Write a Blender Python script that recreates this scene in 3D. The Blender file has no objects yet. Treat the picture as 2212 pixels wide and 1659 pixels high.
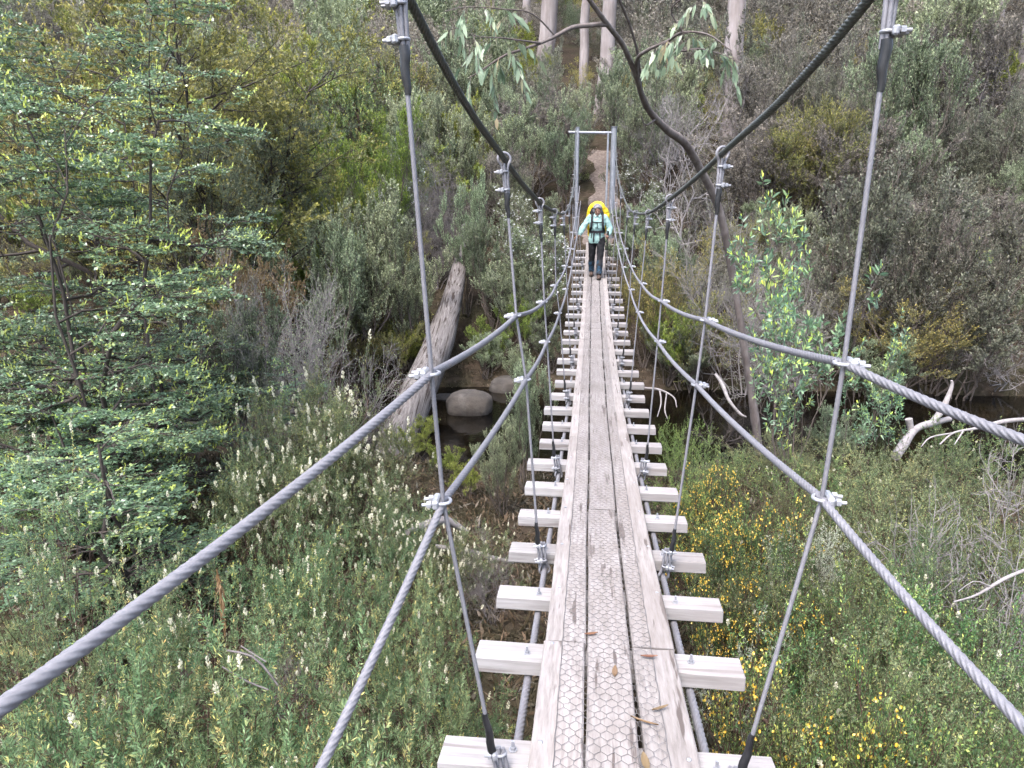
import bpy, math, random
import numpy as np
from mathutils import Vector, Matrix
from mathutils import noise as mnoise

# ---------------------------------------------------------------- basics
scene = bpy.context.scene
COL = scene.collection
RNG = np.random.default_rng(7)
random.seed(5)
UP = np.array([0., 0., 1.])
CAM = np.array([-0.117, 0.0, 1.5])
FPX, CX, CY = 1534.0, 1106.0, 829.5
YAW, PITCH = math.radians(6.27), math.radians(14.0)
_rx = math.pi / 2 - PITCH
ROT = (np.array([[math.cos(YAW), -math.sin(YAW), 0], [math.sin(YAW), math.cos(YAW), 0], [0, 0, 1]]) @
       np.array([[1, 0, 0], [0, math.cos(_rx), -math.sin(_rx)], [0, math.sin(_rx), math.cos(_rx)]]))

def ray(u, v):
    return ROT @ np.array([(u - CX) / FPX, -(v - CY) / FPX, -1.0])
def at(u, v, Y):                       # the point the survey pixel (u, v) shows at distance Y along the bridge
    d = ray(u, v); return CAM + d * ((Y - CAM[1]) / d[1])
def at_x(u, v, X):
    d = ray(u, v); return CAM + d * ((X - CAM[0]) / d[0])
def project(p):
    q = ROT.T @ (np.asarray(p, float) - CAM)
    return CX + FPX * q[0] / -q[2], CY - FPX * q[1] / -q[2], -q[2]
def nrm(a):
    return a / np.maximum(np.linalg.norm(a, axis=-1, keepdims=True), 1e-9)

def deck_z(y):
    return 0.00703 * y * y - 0.1306 * y - 0.005
WATER = -2.5
def sstep(a, b, x):
    t = min(1, max(0, (x - a) / (b - a))); return t * t * (3 - 2 * t)
def river_shift(x):
    return 0.5 * math.sin(x * .22) - 0.02 * x
def ground_z(x, y):
    ys = y - river_shift(x)
    near = -1.55 - 0.055 * max(ys, -4)
    if x > 0.3: near -= 0.35 * sstep(.3, 1.2, x) * (1 - sstep(5, 9, ys))
    bed = -3.0
    if ys < 22: far = -2.35 + (ys - 15.8) * 0.47
    elif ys < 34: far = 0.564 + (ys - 22) * 0.33
    else: far = 4.524 + (ys - 34) * 0.45
    z = near
    z = z + (bed - z) * sstep(9.4, 11.2, ys)
    z = z + (-2.3 - z) * sstep(9.4, 11.2, ys) * sstep(4.2, 5.6, -x)
    z = z + (far - z) * sstep(14.7, 16.2, ys)
    n = mnoise.noise(Vector((x * .35, y * .35, 0))) * .28 + mnoise.noise(Vector((x * .9, y * .9, 3))) * .12
    if abs(x) < 1 and y > 20: n *= .3
    side = sstep(9, 30, abs(x)) * 2.0 * (1 - sstep(8, 16, ys) * (1 - sstep(15, 22, ys)))
    return z + n + side

# ---------------------------------------------------------------- tagging
def tag(o, label=None, cat=None, group=None, kind=None):
    if label: o['label'] = label
    if cat: o['category'] = cat
    if group: o['group'] = group
    if kind: o['kind'] = kind
    return o
def empty(name, loc=(0, 0, 0), rz=0.0):
    o = bpy.data.objects.new(name, None); COL.objects.link(o)
    o.location = tuple(loc); o.rotation_euler = (0, 0, rz); o.empty_display_size = .1
    return o
def link(name, me, mat=None, parent=None):
    o = bpy.data.objects.new(name, me); COL.objects.link(o)
    if mat is not None:
        me.materials.clear()
        me.materials.append(mat)
    if parent is not None: o.parent = parent
    return o
def copy_tree(o, parent=None):
    c = o.copy(); COL.objects.link(c)
    if parent is not None: c.parent = parent
    for ch in list(o.children): copy_tree(ch, c)
    return c

# ---------------------------------------------------------------- mesh building
class MB:
    def __init__(s): s.v = []; s.f = []; s.t = []; s.n = 0
    def add(s, v, quads, tint=None):
        v = np.asarray(v, float).reshape(-1, 3); quads = np.asarray(quads, np.int64).reshape(-1, 4)
        s.v.append(v); s.f.append(quads + s.n); s.n += len(v)
        s.t.append(np.zeros(len(quads)) if tint is None else np.broadcast_to(np.asarray(tint, float), (len(quads),)))
    def mesh(s, name, smooth=False, tint=False):
        me = bpy.data.meshes.new(name)
        v = np.concatenate(s.v); f = np.concatenate(s.f)
        tri = f[:, 2] == f[:, 3]
        # quads whose last two indices agree are triangles
        counts = np.where(tri, 3, 4)
        loops = f[np.arange(4)[None, :] < counts[:, None]]
        me.vertices.add(len(v)); me.vertices.foreach_set('co', v.ravel())
        me.loops.add(len(loops)); me.loops.foreach_set('vertex_index', loops.astype(np.int32))
        me.polygons.add(len(f))
        st = np.concatenate([[0], np.cumsum(counts)[:-1]])
        me.polygons.foreach_set('loop_start', st.astype(np.int32))
        me.polygons.foreach_set('loop_total', counts.astype(np.int32))
        me.polygons.foreach_set('use_smooth', np.full(len(f), bool(smooth)))
        if tint:
            a = me.attributes.new('tint', 'FLOAT', 'FACE'); a.data.foreach_set('value', np.concatenate(s.t).astype(np.float32))
        me.update(calc_edges=True); me.validate()
        return me
    def box(s, c, size, rot=None, jitter=0, bev=0.0):
        hx, hy, hz = np.asarray(size, float) / 2
        if bev <= 0:
            v = np.array([[x, y, z] for x in (-hx, hx) for y in (-hy, hy) for z in (-hz, hz)])
            q = [[0, 1, 3, 2], [4, 6, 7, 5], [0, 4, 5, 1], [2, 3, 7, 6], [0, 2, 6, 4], [1, 5, 7, 3]]
        else:
            b = bev; v = []; idx = {}
            for sx in (-1, 1):
                for sy in (-1, 1):
                    for sz in (-1, 1):
                        for ax in range(3):
                            h = [hx - b, hy - b, hz - b]; h[ax] += b
                            idx[sx, sy, sz, ax] = len(v); v.append([sx * h[0], sy * h[1], sz * h[2]])
            q = []
            for ax in range(3):
                o1, o2 = [a for a in range(3) if a != ax]
                for sg in (-1, 1):
                    loop = []
                    for (a, bb) in ((-1, -1), (1, -1), (1, 1), (-1, 1)):
                        k = [0, 0, 0]; k[ax] = sg; k[o1] = a; k[o2] = bb
                        loop.append(idx[k[0], k[1], k[2], ax])
                    if (sg > 0) == (ax == 1): loop = loop[::-1]
                    q.append(loop)
            for ax in range(3):       # edge strips, along axis ax
                o1, o2 = [a for a in range(3) if a != ax]
                for a in (-1, 1):
                    for bb in (-1, 1):
                        def I(s_, which):
                            k = [0, 0, 0]; k[ax] = s_; k[o1] = a; k[o2] = bb
                            return idx[k[0], k[1], k[2], which]
                        q.append([I(-1, o1), I(1, o1), I(1, o2), I(-1, o2)])
            for sx in (-1, 1):
                for sy in (-1, 1):
                    for sz in (-1, 1):
                        t = [idx[sx, sy, sz, a] for a in range(3)]; q.append([t[0], t[1], t[2], t[2]])
            v = np.array(v)
        if jitter: v = v + RNG.normal(0, jitter, v.shape)
        if rot is not None: v = v @ np.asarray(rot).T
        s.add(v + np.asarray(c, float), q)
    def tube(s, pts, rad, n=8, cap=True, tint=None, lobes=0, lay=0.0, depth=.17):
        P = np.asarray(pts, float); K = len(P); r = np.broadcast_to(np.asarray(rad, float), (K,))
        T = nrm(np.gradient(P, axis=0)) if K > 2 else nrm(np.repeat((P[1] - P[0])[None], 2, 0))
        N = np.zeros((K, 3)); a = np.array([0, 0, 1.]) if abs(T[0, 2]) < .9 else np.array([1., 0, 0])
        N[0] = nrm(np.cross(T[0], np.cross(a, T[0])))
        for k in range(1, K):
            w = N[k - 1] - T[k] * (N[k - 1] @ T[k]); N[k] = w / max(np.linalg.norm(w), 1e-9)
        B = np.cross(T, N)
        ph = np.linspace(0, 2 * np.pi, n, endpoint=False)
        prof = np.ones(n)
        if lobes: prof = 1 - depth * (1 - np.abs(np.cos(lobes / 2 * ph)))
        tw = np.zeros(K)
        if lay > 0:
            L = np.concatenate([[0], np.cumsum(np.linalg.norm(np.diff(P, axis=0), axis=1))]); tw = 2 * np.pi * L / lay
        A = ph[None] + tw[:, None]
        V = P[:, None] + (r[:, None] * prof[None] * np.cos(A))[..., None] * N[:, None] + (r[:, None] * prof[None] * np.sin(A))[..., None] * B[:, None]
        k, j = np.meshgrid(np.arange(K - 1), np.arange(n), indexing='ij'); j2 = (j + 1) % n
        q = np.stack([k * n + j, k * n + j2, (k + 1) * n + j2, (k + 1) * n + j], -1).reshape(-1, 4)
        base = s.n
        s.add(V.reshape(-1, 3), q, tint)
        if cap:
            e0 = [[0, i + 1, i, i] for i in range(1, n - 1)]
            o = (K - 1) * n; e1 = [[o, o + i, o + i + 1, o + i + 1] for i in range(1, n - 1)]
            s.add(V.reshape(-1, 3), e0 + e1, None if tint is None else float(np.mean(tint)))
    def tubes(s, P, R, n=3, tint=None):
        """many polylines with the same number of points: P (m,K,3), R (m,K)"""
        m, K, _ = P.shape
        T = nrm(np.gradient(P, axis=1)); a = np.where(np.abs(T[:, :1, 2:3]) < .9, np.array([0, 0, 1.]), np.array([1., 0, 0]))
        N = nrm(np.cross(T, np.broadcast_to(a, T.shape))); B = np.cross(T, N)
        ph = np.linspace(0, 2 * np.pi, n, endpoint=False)
        V = P[:, :, None] + R[:, :, None, None] * (np.cos(ph)[None, None, :, None] * N[:, :, None] + np.sin(ph)[None, None, :, None] * B[:, :, None])
        i, k, j = np.meshgrid(np.arange(m), np.arange(K - 1), np.arange(n), indexing='ij'); j2 = (j + 1) % n
        o = i * K * n + k * n
        q = np.stack([o + j, o + j2, o + n + j2, o + n + j], -1).reshape(-1, 4)
        s.add(V.reshape(-1, 3), q, tint)
    def leaves(s, b, d, n, L, W, tint, mid=.45, droop=0.0, fold=0.0):
        """b base, d direction, n normal hint; one bent quad each"""
        d = nrm(d); side = nrm(np.cross(d, n)); nn = np.cross(side, d)
        L = np.asarray(L)[:, None]; W = np.asarray(W)[:, None]
        m = b + d * L * mid + nn * fold * W
        tip = b + d * L - UP * droop * L
        V = np.stack([b, m + side * W / 2, tip, m - side * W / 2], 1)
        s.add(V.reshape(-1, 3), np.arange(4 * len(b)).reshape(-1, 4), tint)
    def blades(s, b, d, n, L, W, tint, curve=.15):
        """longer lance leaves, two quads each with a bend"""
        d = nrm(d); side = nrm(np.cross(d, n)); nn = np.cross(side, d)
        L = np.asarray(L)[:, None]; W = np.asarray(W)[:, None]
        m1 = b + d * L * .3; m2 = b + d * L * .68 + nn * curve * L * .5 - UP * .05 * L; tip = b + d * L + nn * curve * L * 1.2 - UP * .12 * L
        st = b + d * L * .02
        V = np.stack([st, m1 + side * W * .5, m1 - side * W * .5, m2 + side * W * .42, m2 - side * W * .42, tip], 1)
        N = len(b); o = np.arange(N)[:, None] * 6
        q = np.concatenate([o + np.array([[0, 1, 2, 2]]), o + np.array([[1, 3, 4, 2]]), o + np.array([[3, 5, 4, 4]])])
        s.add(V.reshape(-1, 3), q, np.concatenate([tint] * 3))
    def ball(s, c, r, nu=10, nv=7, axes=(1, 1, 1), tint=None):
        th = np.linspace(0, np.pi, nv); ph = np.linspace(0, 2 * np.pi, nu, endpoint=False)
        V = np.array([[math.sin(t) * math.cos(p) * axes[0], math.sin(t) * math.sin(p) * axes[1], math.cos(t) * axes[2]] for t in th for p in ph]) * r + np.asarray(c)
        q = [[i * nu + j, (i + 1) * nu + j, (i + 1) * nu + (j + 1) % nu, i * nu + (j + 1) % nu] for i in range(nv - 1) for j in range(nu)]
        s.add(V, q, tint)

def resample(pts, step, smooth=True):
    """Catmull-Rom through the points, then even steps"""
    P = np.asarray(pts, float)
    if smooth and len(P) > 2:
        Q = np.vstack([2 * P[0] - P[1], P, 2 * P[-1] - P[-2]]); out = []
        for i in range(1, len(Q) - 2):
            p0, p1, p2, p3 = Q[i - 1], Q[i], Q[i + 1], Q[i + 2]
            for t in np.linspace(0, 1, 12, endpoint=False):
                out.append(.5 * (2 * p1 + (p2 - p0) * t + (2 * p0 - 5 * p1 + 4 * p2 - p3) * t * t + (3 * p1 - p0 - 3 * p2 + p3) * t ** 3))
        out.append(P[-1]); P = np.array(out)
    L = np.concatenate([[0], np.cumsum(np.linalg.norm(np.diff(P, axis=0), axis=1))])
    n = max(2, int(L[-1] / step) + 1); s = np.linspace(0, L[-1], n)
    return np.stack([np.interp(s, L, P[:, k]) for k in range(3)], 1)

# ---------------------------------------------------------------- materials
def newmat(name):
    m = bpy.data.materials.new(name); m.use_nodes = True
    nt = m.node_tree; nt.nodes.clear()
    out = nt.nodes.new('ShaderNodeOutputMaterial')
    return m, nt, out
def N(nt, t, **kw):
    n = nt.nodes.new('ShaderNode' + t)
    for k, v in kw.items(): setattr(n, k, v)
    return n
def ramp(nt, stops, interp='LINEAR'):
    r = N(nt, 'ValToRGB'); e = r.color_ramp.elements; r.color_ramp.interpolation = interp
    while len(e) < len(stops): e.new(.5)
    for el, (p, c) in zip(e, stops): el.position = p; el.color = (*c, 1)
    return r
def leaf_mat(name, stops, trans=.4, gloss=.12, rough=.4, var=.3, hue=.02):
    g = 1.55 if not name.endswith('flower') else .72
    stops = [(a, tuple(min(.88, q * g) for q in c)) for a, c in stops]
    m, nt, out = newmat(name); L = nt.links.new
    at_ = N(nt, 'Attribute', attribute_name='tint'); r = ramp(nt, stops); L(at_.outputs['Fac'], r.inputs[0])
    oi = N(nt, 'ObjectInfo')
    mr = N(nt, 'MapRange'); mr.inputs['To Min'].default_value = 1 - var; mr.inputs['To Max'].default_value = 1 + var; L(oi.outputs['Random'], mr.inputs['Value'])
    wn = N(nt, 'TexWhiteNoise', noise_dimensions='1D'); L(oi.outputs['Random'], wn.inputs['W'])
    mh = N(nt, 'MapRange'); mh.inputs['To Min'].default_value = .5 - hue; mh.inputs['To Max'].default_value = .5 + hue; L(wn.outputs['Value'], mh.inputs['Value'])
    hs = N(nt, 'HueSaturation'); L(r.outputs[0], hs.inputs['Color']); L(mr.outputs[0], hs.inputs['Value']); L(mh.outputs[0], hs.inputs['Hue'])
    p = N(nt, 'BsdfPrincipled'); L(hs.outputs[0], p.inputs['Base Color']); p.inputs['Roughness'].default_value = rough
    p.inputs['Specular IOR Level'].default_value = gloss * 4
    tl = N(nt, 'BsdfTranslucent'); L(hs.outputs[0], tl.inputs['Color'])
    mx = N(nt, 'MixShader'); mx.inputs[0].default_value = trans
    L(p.outputs[0], mx.inputs[1]); L(tl.outputs[0], mx.inputs[2]); L(mx.outputs[0], out.inputs[0])
    return m
def surf_mat(name, stops, scale=(1, 1, 1), nscale=8, detail=6, rough=.8, metal=0.0, bump=.3, bdist=.01, spec=.4, distort=0.0, crack=None, fine=None, k=.52):
    mul = lambda c: tuple(min(.92, q * k) for q in c)
    stops = [(a, mul(c)) for a, c in stops]
    if fine: fine = (fine[0], fine[1], mul(fine[2]))
    if crack: crack = (crack[0], crack[1], mul(crack[2]))
    m, nt, out = newmat(name); L = nt.links.new
    tc = N(nt, 'TexCoord'); mp = N(nt, 'Mapping'); mp.inputs['Scale'].default_value = scale; L(tc.outputs['Object'], mp.inputs[0])
    oi = N(nt, 'ObjectInfo'); vm = N(nt, 'VectorMath', operation='ADD'); L(mp.outputs[0], vm.inputs[0])
    sc = N(nt, 'VectorMath', operation='SCALE'); sc.inputs[0].default_value = (37, 53, 71); L(oi.outputs['Random'], sc.inputs['Scale']); L(sc.outputs[0], vm.inputs[1])
    no = N(nt, 'TexNoise'); no.inputs['Scale'].default_value = nscale; no.inputs['Detail'].default_value = detail; no.inputs['Roughness'].default_value = .65
    no.inputs['Distortion'].default_value = distort; L(vm.outputs[0], no.inputs['Vector'])
    r = ramp(nt, stops); L(no.outputs['Fac'], r.inputs[0]); col = r.outputs[0]; h = no.outputs['Fac']
    if crack:
        n2 = N(nt, 'TexNoise'); n2.inputs['Scale'].default_value = crack[0]; n2.inputs['Detail'].default_value = 3; L(vm.outputs[0], n2.inputs['Vector'])
        r2 = ramp(nt, [(crack[1], (1, 1, 1)), (crack[1] + .05, (0, 0, 0))]); L(n2.outputs['Fac'], r2.inputs[0])
        mc = N(nt, 'MixRGB'); L(r2.outputs[0], mc.inputs[0]); L(col, mc.inputs[1]); mc.inputs[2].default_value = (*crack[2], 1); col = mc.outputs[0]
    mr = N(nt, 'MapRange'); mr.inputs['To Min'].default_value = .88; mr.inputs['To Max'].default_value = 1.12; L(oi.outputs['Random'], mr.inputs['Value'])
    hs = N(nt, 'HueSaturation'); L(col, hs.inputs['Color']); L(mr.outputs[0], hs.inputs['Value'])
    if fine:   # broad patches of another tone
        n3 = N(nt, 'TexNoise'); n3.inputs['Scale'].default_value = fine[0]; n3.inputs['Detail'].default_value = 4; L(tc.outputs['Object'], n3.inputs['Vector'])
        r3 = ramp(nt, [(.42, (0, 0, 0)), (.66, (1, 1, 1))]); L(n3.outputs['Fac'], r3.inputs[0])
        mf = N(nt, 'MixRGB', blend_type='MIX'); ml = N(nt, 'Math', operation='MULTIPLY'); ml.inputs[1].default_value = fine[1]
        L(r3.outputs[0], ml.inputs[0]); L(ml.outputs[0], mf.inputs[0]); L(hs.outputs[0], mf.inputs[1]); mf.inputs[2].default_value = (*fine[2], 1); cout = mf.outputs[0]
    else: cout = hs.outputs[0]
    p = N(nt, 'BsdfPrincipled'); L(cout, p.inputs['Base Color']); p.inputs['Roughness'].default_value = rough; p.inputs['Metallic'].default_value = metal
    p.inputs['Specular IOR Level'].default_value = spec
    if bump:
        b = N(nt, 'Bump'); b.inputs['Strength'].default_value = bump; b.inputs['Distance'].default_value = bdist; L(h, b.inputs['Height']); L(b.outputs[0], p.inputs['Normal'])
    L(p.outputs[0], out.inputs[0])
    return m

M = {}
M['plank'] = surf_mat('weathered_plank', [(.25, (.23, .203, .19)), (.45, (.375, .338, .322)), (.7, (.51, .475, .465))], (1, .05, 1), 55, 8, .85, bump=.5, bdist=.004, spec=.2,
                      crack=(26, .33, (.17, .14, .13)), fine=(2.2, .5, (.29, .25, .23)))
M['beam'] = surf_mat('grey_beam', [(.25, (.28, .26, .255)), (.5, (.43, .41, .41)), (.75, (.55, .535, .54))], (.06, 1, 1), 50, 8, .85, bump=.4, bdist=.003, spec=.2, crack=(22, .35, (.27, .24, .235)), fine=(3.0, .55, (.36, .32, .305)))
M['rope'] = surf_mat('galvanised_rope', [(.3, (.27, .265, .295)), (.7, (.38, .375, .41))], nscale=60, rough=.62, metal=.3, bump=.1, bdist=.001, fine=(3, .3, (.26, .26, .28)))
M['rope_old'] = surf_mat('dark_main_rope', [(.3, (.10, .10, .09)), (.6, (.185, .195, .185)), (.8, (.29, .31, .295))], nscale=40, rough=.42, metal=.4, bump=.1, bdist=.001, fine=(4, .4, (.19, .19, .18)))
M['zinc'] = surf_mat('zinc_fitting', [(.3, (.42, .43, .47)), (.7, (.60, .61, .66))], nscale=70, rough=.5, metal=.4, bump=.15, bdist=.001)
M['steel'] = surf_mat('galvanised_tube', [(.3, (.28, .30, .34)), (.7, (.42, .44, .49))], nscale=12, rough=.5, metal=.35, bump=.05)
M['tape'] = surf_mat('black_tape', [(.3, (.012, .012, .014)), (.75, (.035, .035, .04))], nscale=30, rough=.38, bump=.4, bdist=.002)
M['wire'] = surf_mat('netting_wire', [(.3, (.17, .155, .15)), (.7, (.36, .34, .345))], nscale=14, rough=.7, metal=.2, bump=0)
M['soil'] = surf_mat('leaf_litter_soil', [(.25, (.025, .018, .012)), (.5, (.06, .045, .032)), (.75, (.13, .10, .075))], nscale=7, detail=10, rough=.95, bump=.8, bdist=.05, spec=.1, fine=(1.3, .5, (.05, .055, .025)))
M['path'] = surf_mat('brown_track', [(.25, (.10, .08, .07)), (.5, (.22, .18, .16)), (.75, (.40, .35, .32))], nscale=9, detail=9, rough=.95, bump=.8, bdist=.04, spec=.1)
M['rock'] = surf_mat('river_rock', [(.25, (.03, .026, .024)), (.5, (.075, .066, .06)), (.8, (.15, .135, .125))], nscale=5, detail=11, rough=.85, bump=.9, bdist=.04, fine=(2.0, .6, (.07, .055, .04)))
M['bark_log'] = surf_mat('stringy_bark', [(.25, (.07, .062, .06)), (.5, (.20, .183, .178)), (.75, (.37, .345, .345))], (1, 1, .06), 30, 8, .9, bump=1, bdist=.03, spec=.1, crack=(20, .38, (.07, .055, .05)))
M['bark_gum'] = surf_mat('pale_gum_bark', [(.25, (.24, .205, .20)), (.5, (.42, .375, .37)), (.8, (.62, .57, .58))], (1, 1, .12), 6, 8, .85, bump=.3, bdist=.02, spec=.15, fine=(.8, .6, (.235, .19, .175)))
M['bark_lean'] = surf_mat('brown_gum_bark', [(.25, (.12, .10, .095)), (.5, (.23, .195, .185)), (.8, (.36, .32, .31))], (1, 1, .3), 14, 8, .8, bump=.4, bdist=.01, spec=.2, fine=(1.5, .5, (.10, .075, .065)))
M['bark_dark'] = surf_mat('dark_stem', [(.3, (.04, .032, .027)), (.7, (.105, .085, .075))], nscale=20, rough=.9, bump=.3)
M['bark_twig'] = surf_mat('brown_twig', [(.3, (.11, .085, .07)), (.7, (.22, .18, .16))], nscale=20, rough=.9, bump=0)
M['bark_red'] = surf_mat('reddish_stem', [(.3, (.085, .05, .035)), (.7, (.18, .11, .08))], nscale=20, rough=.9, bump=0)
M['dead'] = surf_mat('bleached_twig', [(.3, (.25, .225, .22)), (.7, (.46, .425, .43))], nscale=15, rough=.9, bump=.2)
M['dead_dim'] = surf_mat('grey_twig', [(.3, (.16, .14, .135)), (.7, (.29, .26, .26))], nscale=15, rough=.9, bump=0)
G = lambda a, b, c, **k: leaf_mat(k.pop('name'), [(0, a), (.55, b), (1, c)], **k)
M['lf_myrtle'] = G((.045, .085, .045), (.10, .158, .094), (.34, .41, .09), name='myrtle_leaf', gloss=.2, rough=.32, var=.15)
M['lf_heath'] = G((.045, .083, .036), (.118, .172, .085), (.50, .42, .14), name='heath_leaf', gloss=.1, var=.3, hue=.03)
M['lf_heath_grey'] = G((.04, .062, .03), (.105, .135, .065), (.34, .33, .12), name='grey_heath_leaf', gloss=.1, var=.35, hue=.035)
M['lf_olive'] = G((.055, .062, .022), (.13, .125, .04), (.29, .26, .07), name='olive_leaf', var=.15)
M['lf_blue'] = G((.05, .065, .045), (.095, .12, .075), (.22, .20, .06), name='bluish_olive_leaf', var=.15)
M['lf_rust'] = G((.075, .055, .03), (.13, .09, .05), (.22, .145, .07), name='rust_leaf', var=.1)
M['lf_scrub'] = G((.045, .046, .034), (.095, .098, .07), (.175, .18, .122), name='grey_scrub_leaf', var=.42, hue=.03)
M['lf_tea'] = G((.06, .075, .045), (.125, .15, .09), (.27, .31, .18), name='tea_tree_leaf', var=.35, hue=.03)
M['lf_dull'] = G((.042, .038, .031), (.096, .087, .07), (.18, .165, .13), name='dull_scrub_leaf', var=.42, hue=.03)
M['lf_bright'] = G((.06, .085, .02), (.13, .165, .03), (.30, .33, .06), name='bright_leaf', var=.15)
M['lf_lime'] = G((.08, .13, .035), (.19, .26, .07), (.42, .46, .14), name='lime_leaf', var=.12)
M['lf_silver'] = G((.16, .18, .13), (.28, .30, .23), (.42, .43, .33), name='silver_leaf', var=.1)
M['lf_box'] = G((.025, .055, .02), (.075, .12, .045), (.33, .38, .10), name='box_leaf', gloss=.15, var=.35, hue=.03)
M['lf_gum'] = G((.07, .10, .06), (.145, .185, .12), (.34, .17, .09), name='gum_leaf', gloss=.15, trans=.35, var=.15)
M['lf_sap'] = G((.055, .095, .06), (.105, .165, .09), (.46, .52, .09), name='sapling_leaf', gloss=.15, trans=.35, var=.15)
M['lf_ground'] = G((.025, .024, .013), (.05, .042, .025), (.11, .08, .05), name='ground_leaf', var=.1)
M['lf_brown'] = G((.07, .035, .018), (.125, .065, .035), (.2, .12, .07), name='dry_leaf', var=.1)
M['fl_white'] = G((.60, .56, .36), (.78, .75, .56), (.86, .85, .72), name='cream_flower', trans=.2, var=.02, hue=.0)
M['fl_star'] = G((.6, .62, .6), (.8, .82, .82), (.86, .86, .86), name='white_flower', trans=.2, var=.02, hue=.0)
M['fl_yellow'] = G((.88, .46, .03), (.95, .68, .10), (1.0, .85, .45), name='yellow_flower', trans=.2, var=.03, hue=.0)

# ---------------------------------------------------------------- setting
def make_ground():
    xs = np.concatenate([np.linspace(-140, -34, 24), np.arange(-32, 34, .5), np.linspace(36, 140, 24)])
    ys = np.concatenate([np.arange(-12, 44, .5), np.linspace(45, 150, 36)])
    V = np.array([[x, y, ground_z(x, y)] for y in ys for x in xs]); nx = len(xs)
    i, j = np.meshgrid(np.arange(len(ys) - 1), np.arange(nx - 1), indexing='ij'); o = i * nx + j
    mb = MB(); mb.add(V, np.stack([o, o + 1, o + nx + 1, o + nx], -1).reshape(-1, 4))
    tag(link('ground', mb.mesh('ground', True), M['soil']), kind='structure')
make_ground()
m, nt, out = newmat('dark_creek_water'); L = nt.links.new
p = N(nt, 'BsdfPrincipled'); p.inputs['Base Color'].default_value = (.012, .009, .005, 1); p.inputs['Roughness'].default_value = .06; p.inputs['IOR'].default_value = 1.33
tc = N(nt, 'TexCoord'); no = N(nt, 'TexNoise'); no.inputs['Scale'].default_value = 3; no.inputs['Detail'].default_value = 4; L(tc.outputs['Object'], no.inputs['Vector'])
b = N(nt, 'Bump'); b.inputs['Strength'].default_value = .12; b.inputs['Distance'].default_value = .05; L(no.outputs['Fac'], b.inputs['Height']); L(b.outputs[0], p.inputs['Normal'])
n2 = N(nt, 'TexNoise'); n2.inputs['Scale'].default_value = 1.1; n2.inputs['Detail'].default_value = 5; L(tc.outputs['Object'], n2.inputs['Vector'])
r2 = ramp(nt, [(.4, (.001, .0008, .0006)), (.62, (.004, .003, .0015)), (.8, (.012, .008, .0035))]); L(n2.outputs['Fac'], r2.inputs[0]); L(r2.outputs[0], p.inputs['Base Color'])
L(p.outputs[0], out.inputs[0]); M['water'] = m
mb = MB(); xs = np.linspace(-60, 60, 41)
V = [[x, y, WATER] for x in xs for y in (8.0 + river_shift(x), 17.2 + river_shift(x))]
mb.add(V, [[2 * i, 2 * i + 2, 2 * i + 3, 2 * i + 1] for i in range(40)])
tag(link('river_water', mb.mesh('river_water'), M['water']), kind='structure')
# track beyond the far portal
mb = MB(); ys = np.arange(21.6, 32, .3); V = []
for k, y in enumerate(ys):
    cx = .08 + .25 * math.sin((y - 22) * .28); w = .46 + .12 * math.sin(y * 2.3)
    for t in np.linspace(-1, 1, 7):
        x = cx + w * t * (1 + .1 * math.sin(y * 5 + t)); V.append([x, y, ground_z(x, y) + .03 - .025 * abs(t) ** 3 + .03 * mnoise.noise(Vector((x * 3, y * 3, 1)))])
mb.add(V, [[k * 7 + j, k * 7 + j + 1, k * 7 + j + 8, k * 7 + j + 7] for k in range(len(ys) - 1) for j in range(6)])
tag(link('path', mb.mesh('path', True), M['path']), kind='structure')

# ---------------------------------------------------------------- bridge
BR = empty('suspension_bridge', (0, 0, 0))
tag(BR, 'narrow wooden plank footbridge hung on wire ropes across the creek', 'bridge')
def beam_y(i):
    return 2.107 + .5517 * i + .00529 * i * i if i > 0 else 2.015 + .56 * i
PT, GAP, PW = .045, .013, .174
BEAMS = [beam_y(i) for i in range(-4, 29)]
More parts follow.
